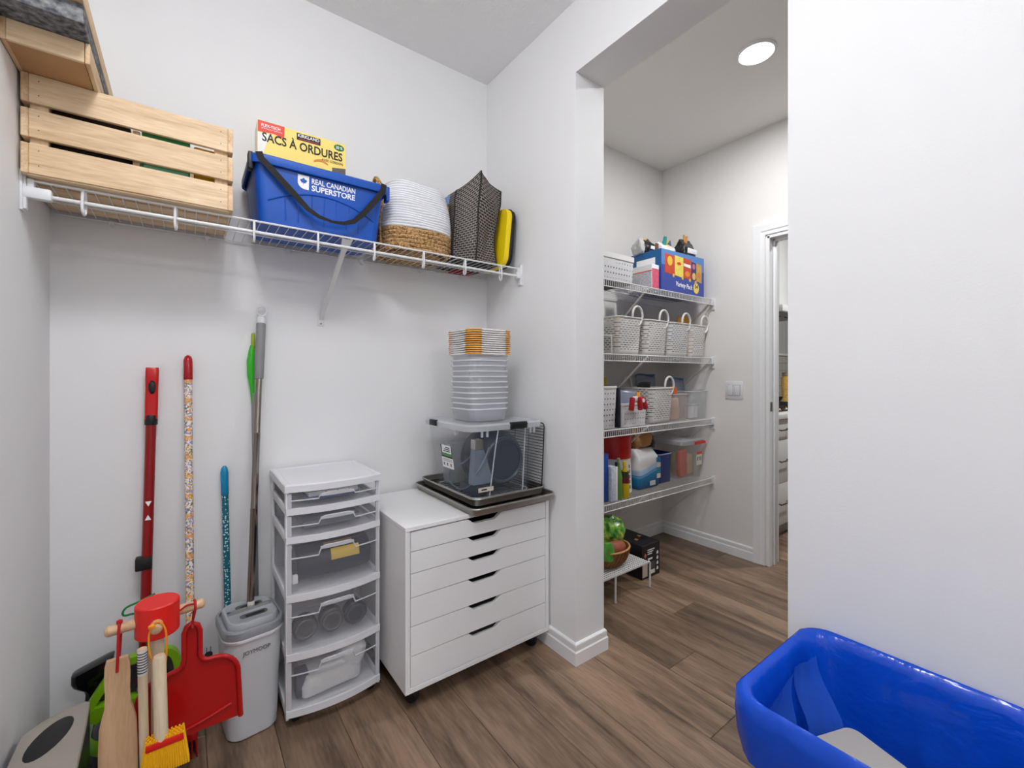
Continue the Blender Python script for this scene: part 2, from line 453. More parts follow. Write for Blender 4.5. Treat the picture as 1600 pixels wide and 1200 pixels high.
# diagonal support strut
q = G(); a, c = Vector((.452, YB - .006, 1.425)), Vector((.478, SF + .006, SZ - .008))
d = (c - a).normalized(); w = Vector((1, 0, 0)); n = d.cross(w).normalized()
q.rings([[p + w * u * s + n * v for u, v in ((-.0085, -.002), (-.0085, .009), (-.006, .009), (-.006, 0), (.006, 0), (.006, .009), (.0085, .009), (.0085, -.002))] for p, s in ((a, .8), (a + d * .03, 1), (c - d * .06, 1), (c - d * .03, 1.7), (c, 2.2))])
q.box(.440, .466, YB - .004, YB, 1.398, 1.44, bev=.0015)
obj('support_strut', q, 'white_metal', sh)
q = G(); q.lathe([(.0035, 0), (.0035, .002), (.001, .003)], (0, 0, 0), 10); q.xf(Matrix.Translation((.453, YB - .004, 1.408)) @ Matrix.Rotation(PI / 2, 4, 'X')); obj('screw', q, mat('screw_grey', (150, 150, 150), .4, .6), sh)
for x in (-.2, .06, .33, .62, .9, 1.12):
    q = G(); q.box(x - .008, x + .008, YB - .016, YB, SZ - .016, SZ - .001, bev=.003); q.lathe([(.006, 0), (.006, .006)], (x, YB - .01, SZ - .022), 10); obj('wall_clip', q, 'white_plastic', sh)

# ================================================================== pine crate
CF, CBK, CZ0 = 1.632, 1.938, 1.7045
ct = thing('wooden_crate', 'slatted pale pine crate at the left end of the wire shelf', 'crate', (-.11, 1.785, CZ0))
zs = [(CZ0 + .004, CZ0 + .0815), (CZ0 + .097, CZ0 + .1705), (CZ0 + .186, CZ0 + .2595)]
x0, x1 = -.3385, .1165; ET = .0135
src = {}
for k, (a, b) in enumerate(zs):
    for y0 in (CF, CBK - .0125):
        q = G(); q.box(x0 + ET, x1 - ET, y0, y0 + .0125, a, b, bev=.0012, seg=1); obj('slat', q, 'pine', ct, smooth=0)
    for xa in (x0, x1 - ET):
        q = G(); q.box(xa, xa + ET, CF - .003, CBK + .002, a - .001, b - .001, bev=.0015, seg=1); obj('end_slat', q, 'pine_y', ct, smooth=0)
for xa in (x0 + ET, x1 - ET - .034):
    for ya in (CF + .0125, CBK - .0125 - .018):
        q = G(); q.box(xa, xa + .034, ya, ya + .018, CZ0 + .012, CZ0 + .258, bev=.001, seg=1); obj('corner_post', q, 'pine_z', ct, smooth=0)
for k in range(4):
    ya = CF + .004 + k * .0755
    q = G(); q.box(x0 + .01, x1 - .01, ya, ya + .068, CZ0, CZ0 + .0095, bev=.001, seg=1); obj('bottom_slat', q, 'pine', ct, smooth=0)
for k, (a, b) in enumerate(zs):
    for xa in (x0 + .032, x1 - .032):
        for f in (.28, .78):
            q = G(); q.lathe([(.0013, 0), (.0013, .0006)], (0, 0, 0), 8); q.xf(Matrix.Translation((xa, CF, a + (b - a) * f)) @ Matrix.Rotation(PI / 2, 4, 'X')); obj('nail', q, 'black_print', ct)
# things inside the crate
q = G(); q.box(-.105, .008, 1.652, 1.70, CZ0 + .011, CZ0 + .205, bev=.002)
t = thing('green_box', 'green carton standing behind the slats of the pine crate', 'box', (-.05, 1.67, CZ0 + .011)); obj('carton', q, mat('green_card', (46, 128, 66), .5), t)
q = G(); q.box(-.10, .003, 1.6512, 1.652, CZ0 + .012, CZ0 + .115); obj('pale_panel', q, mat('pale_green', (98, 160, 122), .5), t)
q = G(); q.box(.018, .095, 1.672, 1.705, CZ0 + .011, CZ0 + .195, bev=.006); q.bump(.005, 25)
solo('yellow_pouch', q, mat('yellow_pack', (240, 186, 30), .45), 'yellow pouch showing between the right-hand slats of the pine crate', 'pouch', (.05, 1.69, CZ0 + .011))
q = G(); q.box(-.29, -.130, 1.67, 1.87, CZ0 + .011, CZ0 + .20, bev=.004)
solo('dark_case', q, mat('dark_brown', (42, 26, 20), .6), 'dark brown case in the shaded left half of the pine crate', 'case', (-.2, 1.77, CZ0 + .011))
q = G(); q.box(-.125, -.109, 1.655, 1.9, CZ0 + .011, CZ0 + .19, bev=.002)
solo('wood_board', q, 'pine_z', 'narrow tan board standing upright beside the green carton', 'board', (-.117, 1.77, CZ0 + .011))

# wooden tray, grey felt pad and tan board piled on the crate
tz = CZ0 + .2605
tt = thing('wooden_tray', 'shallow tan wooden tray lying across the top of the pine crate', 'tray', (-.268, 1.715, tz))
mat('tan_ply', (178, 138, 96), .6, var=(5, .1))
q = G(); q.box(-.3335, -.204, 1.505, 1.925, tz, tz + .006); obj('base_board', q, 'tan_ply', tt, smooth=0)
q = G(); q.box(-.3335, -.2035, 1.4975, 1.507, tz - .001, tz + .048, bev=.001, seg=1); obj('front_board', q, 'pine', tt, smooth=0)
q = G(); q.box(-.3335, -.2035, 1.923, 1.933, tz, tz + .048, bev=.001, seg=1); obj('back_board', q, 'pine', tt, smooth=0)
for xa in (-.2025, -.3430): q = G(); q.box(xa, xa + .009, 1.499, 1.932, tz - .0015, tz + .049, bev=.001, seg=1); obj('side_board', q, 'pine_y', tt, smooth=0)
m, N, L, b = nodes_mat('grey_felt')
tc = N.new('ShaderNodeTexCoord'); nz = N.new('ShaderNodeTexNoise'); nz.inputs['Scale'].default_value = 70; nz.inputs['Detail'].default_value = 5; L.new(tc.outputs['Object'], nz.inputs[0])
cr = N.new('ShaderNodeValToRGB'); cr.color_ramp.elements[0].position = .35; cr.color_ramp.elements[0].color = lin((62, 66, 72)); cr.color_ramp.elements[1].position = .72; cr.color_ramp.elements[1].color = lin((150, 150, 150))
L.new(nz.outputs[0], cr.inputs[0]); L.new(cr.outputs[0], b.inputs['Base Color']); b.inputs['Roughness'].default_value = .9
q = G(); q.box(-.342, -.1935, 1.42, 1.93, tz + .0495, tz + .094, bev=.004); q.bump(.0015, 60)
solo('felt_pad', q, 'grey_felt', 'thick grey speckled felt pad lying on the wooden tray', 'pad', (-.268, 1.68, tz + .0495))
q = G(); q.box(-.342, -.1935, 1.40, 1.93, tz + .0950, tz + .140, bev=.001, seg=1)
solo('tan_board', q, 'pine_y', 'tan wooden board lying on top of the grey felt pad', 'board', (-.268, 1.67, tz + .095), smooth=0)

# ================================================================== blue shopping bin
mat('bin_blue', (0, 78, 176), .38, var=(9, .06))
BZ = SZ + .0005
bt = thing('shopping_bin', 'blue plastic shopping bin with white store lettering on the wire shelf', 'bin', (.40, 1.79, BZ))
cx, cy = .395, 1.792
rw, rd = .452, .305
def bsec(f, inset=0.0, dz=0.0): # taper from base to rim
    return (BZ + .212 * f + dz, .400 + (.440 - .400) * f - inset * 2, .235 + (.283 - .235) * f - inset * 2, .028)
q = G(); q.loft([bsec(0)] + [bsec(f) for f in (.03, .5, 1)] + [bsec(1, .003), bsec(.5, .003), bsec(.02, .003)], cx, cy, 5, True, True); obj('body', q, 'bin_blue', bt)
q = G(); q.loft([(BZ + .190, .444, .287, .03), (BZ + .186, rw + .008, rd - .002, .034), (BZ + .190, rw + .012, rd + .002, .036), (BZ + .212, rw + .012, rd + .002, .036), (BZ + .2165, rw + .004, rd - .006, .034), (BZ + .2165, .446, .289, .03), (BZ + .208, .436, .279, .028)], cx, cy, 5, False, False); obj('rim', q, 'bin_blue', bt)
def fy(z):  # front face of the bin at height z
    f = (z - BZ) / .212; return cy - (.235 + .048 * f) / 2
# moulded arch and ribs on the front
arch = []
for k in range(25):
    u = -1 + 2 * k / 24; x = cx + .178 * u; z = BZ + .125 - .05 * u * u; arch.append((x, fy(z) - .0005, z))
q = G(); q.tube(arch, .0032, 6); obj('arch_rib', q, 'bin_blue', bt)
for u in (-.62, -.42, -.2, .0, .2, .42, .62):
    x = cx + .178 * u * 1.15; ztop = BZ + .122 - .05 * (u * 1.15) ** 2
    q = G(); q.tube([(x, fy(ztop) - .0003, ztop), (x * .97 + cx * .03, fy(BZ + .02) - .0003, BZ + .02)], .0024, 6); obj('front_rib', q, 'bin_blue', bt)
def onfront(x, z, d=.001): return Vector((x, fy(z) - d, z))
up = Vector((0, -(.048 / 2) / .212, 1)).normalized()
text('store_lettering', 'REAL CANADIAN', 'white_print', bt, onfront(.352, BZ + .160), (1, 0, 0), up, .150, .0185, bold=.016, local=False)
text('store_lettering', 'SUPERSTORE', 'white_print', bt, onfront(.352, BZ + .136), (1, 0, 0), up, .150, .0200, bold=.022, local=False)
sx0, sx1, sz0, sz1 = .307, .343, BZ + .136, BZ + .182
out = [(sx0, sz1), (sx1, sz1), (sx1, sz0)]
for k in range(7):
    a = k / 6 * PI / 2; out.append((sx0 + .026 - .026 * math.sin(a) - .0, sz0 + .022 - .022 * math.cos(a)))
q = G(); q.rings([[onfront(u, v, .0002) for u, v in out], [onfront(u, v, .0012) for u, v in out]]); obj('shield_emblem', q, 'white_print', bt, smooth=0)
LEAF = [(0, 1), (.14, .72), (.34, .82), (.27, .42), (.46, .6), (.52, .46), (.88, .5), (.76, .28), (.95, .14), (.5, -.2), (.56, -.38), (.08, -.3), (.06, -.75)]
LEAF = LEAF + [(-u, v) for u, v in reversed(LEAF[1:])]
q = G(); q.rings([[onfront((sx0 + sx1) / 2 + .0005 + u * .0125, (sz0 + sz1) / 2 + .002 + v * .0135, dd) for u, v in LEAF] for dd in (.001, .0018)]); obj('maple_leaf', q, 'bin_blue', bt, smooth=0)
# carrying strap hanging over the front
strap = []
S0, S1 = (.190, BZ + .205), (.600, BZ + .203)
SP = [(.188, BZ + .218), (.194, BZ + .196), (.232, BZ + .160), (.290, BZ + .105), (.335, BZ + .062), (.370, BZ + .043), (.415, BZ + .034), (.455, BZ + .036), (.490, BZ + .050), (.530, BZ + .092), (.570, BZ + .145), (.600, BZ + .190), (.606, BZ + .218)]
def strapw(i): return .0105 if i < 4 or i > 8 else .0105 - .006 * (1 - abs(i - 6) / 3)
ra, rb = [], []
q = G(); rg = []
for i, (x, z) in enumerate(SP):
    p0 = Vector(SP[max(i - 1, 0)]); p1 = Vector(SP[min(i + 1, len(SP) - 1)]); d = (p1 - p0).normalized(); n = Vector((-d.y, d.x)) * strapw(i)
    off = .017 if 1 <= i <= 11 else .010
    e = [(x + n.x, z + n.y), (x - n.x, z - n.y)]
    rg.append([(u, min(fy(BZ + .2), fy(v)) - off - (.0015 if s else 0), v) for s in (0, 1) for u, v in (e if s == 0 else reversed(e))])
q.rings(rg); obj('strap', q, mat('strap_black', (26, 22, 19), .8, bump=(400, .3)), bt)
for x in (.166, .628):
    q = G(); s = 1 if x > .4 else -1
    q.box(x - .006, x + .008, cy - .135, cy - .10, BZ + .165, BZ + .222, bev=.004); obj('strap_clip', q, 'black_plastic' if s < 0 else 'bin_blue', bt)
# yellow box of bags standing in the bin
mat('bag_yellow', (250, 222, 120), .5); mat('bag_white', (238, 236, 230), .5)
kb = thing('bag_carton', 'yellow carton of garbage bags sticking up out of the blue bin', 'box', (.35, 1.80, BZ + .008), rot=(math.radians(0), 0, math.radians(-1.5)))
Z0, Z1 = .0, .385
W0, W1 = -.149, .152
q = G(); q.box(W0, W1, -.022, .075, Z0, Z1, bev=.001, seg=1); obj('carton', q, 'bag_yellow', kb, local=True, smooth=0)
F = -.0226
q = G(); q.box(W0 - .0006, W0, -.0205, .073, .002, Z1 - .002); obj('end_panel', q, 'bag_white', kb, local=True, smooth=0)
def flat(name, out, m, parent, y, t=.0005): q = G(); q.prism(out, y, y - t, 'y'); return obj(name, q, m, parent, local=True, smooth=0)
flat('red_panel', [(W0 + .001, Z1), (W0 + .086, Z1), (W0 + .084, Z1 - .042), (W0 + .05, Z1 - .036), (W0 + .001, Z1 - .040)], mat('print_red', (226, 62, 36), .5), kb, -.0225)
text('red_panel_lettering', 'FLEX-TECH', 'white_print', kb, (W0 + .012, F - .0006, Z1 - .020), (1, 0, 0), (0, 0, 1), .060, .0105, bold=.02)
text('red_panel_small_print', 'EXTENSIBLES ET RESISTANTS', 'white_print', kb, (W0 + .012, F - .0006, Z1 - .0275), (1, 0, 0), (0, 0, 1), .066, .004)
flat('white_patch', [(W0 + .001, Z1 - .042), (W0 + .05, Z1 - .042), (W0 + .03, Z1 - .07), (W0 + .02, Z1 - .11), (W0 + .001, Z1 - .12)], 'bag_white', kb, -.0225)
flat('brand_panel', [(W0 + .126, Z1 - .007), (W0 + .208, Z1 - .007), (W0 + .208, Z1 - .032), (W0 + .126, Z1 - .032)], 'black_print', kb, -.0225)
text('brand_lettering', 'KIRKLAND', 'white_print', kb, (W0 + .130, F - .0006, Z1 - .021), (1, 0, 0), (0, 0, 1), .074, .0115, bold=.018)
flat('brand_underline', [(W0 + .132, Z1 - .0265), (W0 + .203, Z1 - .0265), (W0 + .203, Z1 - .0285), (W0 + .132, Z1 - .0285)], 'print_red', kb, F - .0004)
text('title_lettering', 'SACS À ORDURES', 'black_print', kb, (W0 + .014, F, Z1 - .071), (1, 0, 0), (0, 0, 1), .274, .040, bold=.018)
text('subtitle_lettering', 'AVEC CORDON', 'black_print', kb, (W0 + .212, F, Z1 - .086), (1, 0, 0), (0, 0, 1), .078, .009)
flat('green_oval', [(W0 + .276 + .019 * math.cos(2 * PI * k / 24), Z1 - .020 + .0125 * math.sin(2 * PI * k / 24)) for k in range(24)], mat('print_green', (40, 120, 60), .5), kb, -.0225)
text('oval_lettering', '20 %', 'white_print', kb, (W0 + .264, F - .0006, Z1 - .025), (1, 0, 0), (0, 0, 1), .024, .010, bold=.015)
flat('orange_swoosh', [(W0 + .185 + .05 * k / 10, Z1 - .093 + .010 * math.sin(PI * k / 10)) for k in range(11)] + [(W0 + .235 - .05 * k / 10, Z1 - .100 + .008 * math.sin(PI * (10 - k) / 10)) for k in range(11)], mat('print_orange', (228, 140, 50), .5), kb, -.0225)
flat('grey_band', [(W0 + .25, Z1 - .103), (W1 - .001, Z1 - .096), (W1 - .001, Z1 - .125), (W0 + .25, Z1 - .125)], mat('print_grey', (90, 88, 84), .5), kb, -.0225)
# ================================================================== rope basket
mat('rope_white', (232, 233, 236), .85, bump=(320, .5)); 
m, N, L, b = nodes_mat('jute')
tc = N.new('ShaderNodeTexCoord'); nz = N.new('ShaderNodeTexNoise'); nz.inputs['Scale'].default_value = 130; nz.inputs['Detail'].default_value = 4; L.new(tc.outputs['Object'], nz.inputs[0])
cr = N.new('ShaderNodeValToRGB'); cr.color_ramp.elements[0].position = .34; cr.color_ramp.elements[0].color = lin((118, 78, 40)); cr.color_ramp.elements[1].position = .66; cr.color_ramp.elements[1].color = lin((222, 182, 126))
L.new(nz.outputs[0], cr.inputs[0]); L.new(cr.outputs[0], b.inputs['Base Color']); b.inputs['Roughness'].default_value = .9
bp = N.new('ShaderNodeBump'); bp.inputs['Strength'].default_value = .8; bp.inputs['Distance'].default_value = .004; L.new(nz.outputs[0], bp.inputs['Height']); L.new(bp.outputs[0], b.inputs['Normal'])
bc = Vector((.797, 1.818, SZ + .0005))
rb = thing('rope_basket', 'white coiled rope basket with a jute base on the wire shelf', 'basket', bc)
def brad(z):   # barrel profile
    f = z / .29; return .137 + .021 * math.sin(PI * min(1, f * .8 + .1)) - .014 * f ** 3
def coil(name, z, r, tr, mt, sag=0.0, n=40):
    q = G(); pts = []
    for k in range(n):
        a = 2 * PI * k / n
        dz = -sag * max(0, math.cos(a + .9)) ** 2 + .0015 * math.sin(5 * a + z * 90)
        c_, s_ = math.cos(a), math.sin(a); k_ = 1 / (abs(c_) ** 3.4 + abs(s_) ** 3.4) ** (1 / 3.4)
        pts.append(bc + Vector((r * .97 * k_ * c_, r * .84 * k_ * s_, z + dz)))
    q.tube(pts, tr, 7, closed=True); return obj(name, q, mt, rb)
NW = 23; tr = .0064
z = .0098; k = 0
while z < .292:
    f = z / .285
    if z < .092: coil('jute_coil', z, brad(z), .0088, 'jute', 0); z += .0152
    else: coil('rope_coil', z, brad(z), .0060, 'rope_white', .016 * max(0, f - .5)); z += .0103
q = G(); q.lathe([(.001, .003), (.126, .003), (.126, .007), (.001, .007)], bc, 32, sy=.9); obj('base', q, 'jute', rb)
for s, a0 in ((-1, 0), (1, 0)):
    q = G(); pts = []
    x = bc.x + s * .150
    for k in range(15):
        u = k / 14; pts.append((x + s * .014 * math.sin(PI * u) - s * .002, bc.y - .052 + .104 * u, bc.z + .232 + (.080 if s < 0 else .045) * math.sin(PI * u) ** .7))
    q.tube(pts, .0085, 7); obj('handle', q, 'jute', rb)
    q = G(); q.tube([(x + s * .008, bc.y - .052, bc.z + .012), (x + s * .012, bc.y - .055, bc.z + .12), (x - s * .002, bc.y - .052, bc.z + .235)], .0045, 6); obj('handle_stitch', q, 'jute', rb)
# yellow brush and blue tag sticking out of the basket
bt2 = thing('scrub_brush', 'yellow bristled scrub brush poking out of the rope basket', 'brush', (.875, 1.86, SZ + .10))
q = G(); q.box(.805, .905, 1.85, 1.88, SZ + .19, SZ + .270, bev=.01); obj('brush_block', q, mat('brush_lime', (214, 208, 20), .5), bt2)
q = G()
for k in range(26):
    for j in range(3):
        x = .809 + .0037 * k; y = 1.855 + .010 * j; q.tube([(x, y, SZ + .268), (x + random.uniform(-.003, .003), y + random.uniform(-.003, .003), SZ + .318 + random.uniform(-.004, .004))], .0014, 4)
obj('bristles', q, 'brush_lime', bt2, kind='stuff')
q = G(); q.box(.858, .866, 1.86, 1.87, SZ + .03, SZ + .2); obj('brush_handle', q, 'brush_lime', bt2)
q = G(); q.prism([(.905, SZ + .235), (.950, SZ + .262), (.957, SZ + .305), (.915, SZ + .272)], 1.760, 1.764, 'y')
solo('care_label', q, mat('tag_blue', (112, 138, 176), .6), 'small blue grey cloth tag at the right rim of the rope basket', 'tag', (.93, 1.762, SZ + .235))

# ================================================================== black woven shopping bag
m, N, L, b = nodes_mat('woven_black')
tc = N.new('ShaderNodeTexCoord')
def brick(rot, off, w, h, sc):
    mp = N.new('ShaderNodeMapping'); mp.inputs['Rotation'].default_value = (0, 0, rot); mp.inputs['Location'].default_value = off
    L.new(tc.outputs['UV'], mp.inputs[0])
    br = N.new('ShaderNodeTexBrick'); br.inputs['Scale'].default_value = sc; br.inputs['Brick Width'].default_value = w; br.inputs['Row Height'].default_value = h
    br.inputs['Mortar Size'].default_value = .048; br.inputs['Mortar Smooth'].default_value = 0; br.inputs['Color1'].default_value = (0, 0, 0, 1); br.inputs['Color2'].default_value = (0, 0, 0, 1); br.inputs['Mortar'].default_value = (1, 1, 1, 1)
    L.new(mp.outputs[0], br.inputs[0]); return br.outputs[0]
bk = brick(0, (0, 0, 0), 1.0, .55, 46)
mx = N.new('ShaderNodeMix'); mx.data_type = 'RGBA'; mx.inputs[6].default_value = lin((26, 22, 20)); mx.inputs[7].default_value = lin((168, 158, 150))
L.new(bk, mx.inputs[0]); L.new(mx.outputs[2], b.inputs['Base Color']); b.inputs['Roughness'].default_value = .6
def uvgrid(o, nu, nv, su, sv):
    me = o.data; uv = me.uv_layers.new(name='uv')
    return uv
sb = thing('shopping_bag', 'tall black and grey woven shopping bag slumping at the right of the wire shelf', 'bag', (1.09, 1.80, SZ))
def bagpanel(name, fn, nu, nv, su, sv, m):
    bm = bmesh.new(); uvl = bm.loops.layers.uv.new('uv')
    V = [[bm.verts.new(fn(i / nu, j / nv)) for i in range(nu + 1)] for j in range(nv + 1)]
    for j in range(nv):
        for i in range(nu):
            f = bm.faces.new((V[j][i], V[j][i + 1], V[j + 1][i + 1], V[j + 1][i]))
            for lp, (a, c) in zip(f.loops, ((i, j), (i + 1, j), (i + 1, j + 1), (i, j + 1))): lp[uvl].uv = (a / nu * su, c / nv * sv)
    q = G(); q.bm.free(); q.bm = bm
    o = obj(name, q, m, sb, smooth=60)
    md = o.modifiers.new('thick', 'SOLIDIFY'); md.thickness = .002; md.offset = -1
    return o
def crease(u, v): return .008 * noise.noise(Vector((u * 4, v * 4, 2))) + .004 * math.sin(v * 9 + u * 3)
# outline: left edge x(v), peak in the middle, right edge leaning
def ctr(v): return 1.094 + .012 * math.sin(v * 5)
YF = 1.685
def p_left(u, v):    # gusset from the back left to the front ridge
    xa, xb = .966 + .022 * v ** 2, 1.045 + .028 * v
    ztop = .33 + .085 * u ** 1.3
    return (xa + (xb - xa) * u, YF + .075 * (1 - u) - .012 * math.sin(PI * u) + crease(u, v), SZ + .001 + ztop * v)
def p_right(u, v):
    xa = 1.045 + .028 * v; xb = 1.172 + .034 * v - .022 * math.sin(PI * min(1, v * 1.25))
    ztop = .415 - .075 * u + .045 * max(0, u - .45)
    return (xa + (xb - xa) * u, YF + .018 * u * (1 - v) + .03 * u * v + .012 * math.sin(PI * u) * math.sin(v * 7) + crease(u + 1, v), SZ + .001 + ztop * v)
def p_back(u, v):
    xa, xb = .967 + .018 * v, 1.172 + .025 * v
    return (xa + (xb - xa) * u, YF + .075 + .16 * (1 - .55 * v) + .02 * u, SZ + .001 + (.33 + .02 * math.sin(PI * u)) * v)
def p_side(u, v):
    a = Vector(p_right(1, v)); c = Vector(p_back(1, v)); return a.lerp(c, u) + Vector((.012 * math.sin(PI * u) * (1 - v), 0, 0))
def p_side2(u, v):
    a = Vector(p_left(0, v)); c = Vector(p_back(0, v)); return a.lerp(c, u)
bagpanel('left_panel', p_left, 12, 24, .14, .40, 'woven_black')
bagpanel('front_panel', p_right, 14, 24, .155, .38, 'woven_black')
bagpanel('back_panel', p_back, 10, 16, .24, .34, 'woven_black')
bagpanel('side_panel', p_side, 8, 20, .2, .36, 'woven_black')
bagpanel('side_panel', p_side2, 8, 20, .2, .36, 'woven_black')
q = G(); q.box(.970, 1.168, YF + .005, YF + .17, SZ + .0005, SZ + .003); obj('bottom_panel', q, 'soft_black', sb)
for fn, u in ((p_right, 0), (p_right, 1), (p_left, 0)):
    q = G(); q.tube([Vector(fn(u, k / 20)) + Vector((0, -.0015, 0)) for k in range(21)], .0032, 6); obj('edge_binding', q, 'soft_black', sb)
q = G(); q.tube([p_left(k / 10, 1) for k in range(11)] + [p_right(k / 12, 1) for k in range(1, 13)], .0026, 6); obj('edge_binding', q, 'soft_black', sb)
# yellow and black folder leaning in the corner
yb = thing('yellow_case', 'bright yellow soft case with black piping leaning in the shelf corner', 'case', (1.235, 1.78, SZ))
q = G(); out = rrect(.205, .285, .05, 0, 0, 0, 6)
def place_case(pts, x, t): return [(x + .030 * (1 - (p[1] + .1425) / .285) * -1 + t, 1.778 + p[0], SZ + .002 + .1425 + p[1]) for p in pts]
q.rings([place_case(out, 1.262, -.042), place_case(out, 1.262, -.012)]); obj('yellow_shell', q, mat('case_yellow', (246, 214, 6), .5), yb)
q = G(); q.tube(place_case(out, 1.262, -.010), .0055, 6, closed=True); obj('piping', q, 'soft_black', yb)
q = G(); q.rings([place_case(out, 1.262, -.009), place_case(out, 1.262, .006)]); obj('back_shell', q, 'soft_black', yb)
q = G(); q.box(1.05, 1.17, 1.925, 1.960, SZ + .0005, SZ + .025, bev=.004)
solo('red_pouch', q, mat('pouch_red', (170, 30, 40), .6), 'narrow red pouch behind the woven shopping bag', 'pouch', (1.11, 1.94, SZ))

# ================================================================== plastic drawer tower
tx0, tx1, ty1 = .266, .586, 1.952
mat('tower_white', (228, 229, 232), .35); mat('drawer_clear', (215, 217, 224), .3, opacity=.08); mat('drawer_tray', (215, 217, 224), .3, opacity=.05); mat('drawer_edge', (230, 231, 235), .25, opacity=.6)
dt = thing('drawer_tower', 'tall white tower of five translucent plastic drawers beside the mop bucket', 'drawers', ((tx0 + tx1) / 2, 1.79, 0))
xc, hw = (tx0 + tx1) / 2, (tx1 - tx0) / 2
def yf(x, off=0.0): u = (x - xc) / hw; return 1.634 - .026 * (1 - u * u) + off
def bow(q, xa, xb, za, zb, off, th, n=16):
    rg = []
    for i in range(n + 1):
        x = xa + (xb - xa) * i / n; y = yf(x, off)
        rg.append([(x, y, za), (x, y, zb), (x, y + th, zb), (x, y + th, za)])
    q.rings(rg); return q
LIPS = [(.7205, .742), (.6245, .645), (.427, .450), (.229, .252), (.040, .063)]
TOP0, TOP1 = .797, .822
# lid
q = G(); n = 16; o_ = []; 
for i in range(n + 1): x = tx0 - .004 + (tx1 - tx0 + .008) * i / n; o_.append((x, yf(min(max(x, tx0), tx1), -.008)))
o_ += [(tx1 + .004, ty1), (tx0 - .004, ty1)]
def ins(p, d): return [(xc + (u - xc) * (1 - d / hw), 1.79 + (v - 1.79) * (1 - d / .165)) for u, v in p]
q.rings([[(u, v, TOP0) for u, v in o_], [(u, v, TOP1 - .003) for u, v in o_], [(u, v, TOP1) for u, v in ins(o_, .004)], [(u, v, TOP1) for u, v in ins(o_, .016)], [(u, v, TOP1 - .003) for u, v in ins(o_, .020)]]); obj('lid', q, 'tower_white', dt, smooth=30)
# frame: ladder sides, shelf lips
q = G()
for xa in (tx0, tx1 - .010):
    q.box(xa, xa + .010, 1.632, 1.656, .03, TOP0, bev=.002); q.box(xa, xa + .010, ty1 - .026, ty1, .03, TOP0, bev=.002)
    for za, zb in LIPS: q.box(xa + .001, xa + .010, 1.64, ty1 - .01, za - .004, zb + .004, bev=.002)
    q.box(xa + .001, xa + .010, 1.64, ty1 - .01, TOP0 - .014, TOP0, bev=.002)
obj('side_frame', q, 'tower_white', dt)
for za, zb in LIPS:
    q = G(); bow(q, tx0, tx1, za, zb, -.006, .012); q.box(tx0 + .01, tx1 - .01, 1.64, ty1 - .005, za + .003, za + .007); obj('shelf_lip', q, 'tower_white', dt, smooth=30)
q = G(); q.box(tx0 + .01, tx1 - .01, ty1 - .004, ty1, .04, TOP0); obj('back_panel', q, 'tower_white', dt)
tops = [TOP0] + [l[0] for l in LIPS[:-1]]
for (la, lb), zt in zip(LIPS, tops):
    z0, z1 = lb + .001, zt - .003
    q = G(); bow(q, tx0 + .002, tx1 - .002, z0, z1, -.001, .0025); dr = obj('drawer', q, 'drawer_clear', dt, smooth=30)
    q = G()
    for xa in (tx0 + .014, tx1 - .017): q.box(xa, xa + .003, 1.632, ty1 - .02, z0, z1 - .014)
    q.box(tx0 + .016, tx1 - .016, ty1 - .022, ty1 - .019, z0, z1 - .014); q.box(tx0 + .016, tx1 - .016, 1.632, ty1 - .02, z0, z0 + .002)
    obj('drawer_tray', q, 'drawer_tray', dr, smooth=0)
    # moulded ledge with the raised pull in the middle
    hgt = z1 - z0; zl = z0 + hgt * (.50 if hgt < .09 else .72); zh = zl + min(.03, hgt * .34)
    line = [(tx0 + .014, zl), (xc - .062, zl), (xc - .060, zl + .006), (xc - .052, zh - .004), (xc - .038, zh), (xc + .038, zh), (xc + .052, zh - .004), (xc + .060, zl + .006), (xc + .062, zl), (tx1 - .014, zl)]
    q = G(); rg = []
    pts = []
    for (xa, za), (xb, zb) in zip(line, line[1:]):
        m_ = max(1, int(abs(xb - xa) / .02))
        for k in range(m_): pts.append((xa + (xb - xa) * k / m_, za + (zb - za) * k / m_))
    pts.append(line[-1])
    q.tube([(x, yf(x, -.004), z) for x, z in pts], .0026, 6); obj('drawer_pull', q, 'drawer_edge', dr)
    q = G(); bow(q, xc - .056, xc + .056, zh - .010, zh - .002, -.009, .008, 8); obj('pull_cap', q, 'drawer_edge', dr)
    for xa in (tx0 + .0045, tx1 - .0165):
        q = G(); bow(q, xa, xa + .012, z0 + .001, z1 - .001, -.0026, .0014, 2); obj('drawer_border', q, 'drawer_edge', dr)
for x, y in ((tx0 + .03, 1.665), (tx1 - .03, 1.665), (tx0 + .03, 1.92), (tx1 - .03, 1.92)):
    q = G(); q.lathe([(.019, -.011), (.021, -.006), (.021, .006), (.019, .011)], (0, 0, 0), 18); q.xf(Matrix.Translation((x + .004, y, .0212)) @ Matrix.Rotation(PI / 2, 4, 'Y'))
    q.tube([(x, y, .02), (x, y, .042)], .006, 8); q.box(x - .009, x + .017, y - .016, y + .016, .026, .042, bev=.004); obj('caster', q, 'black_plastic', dt)
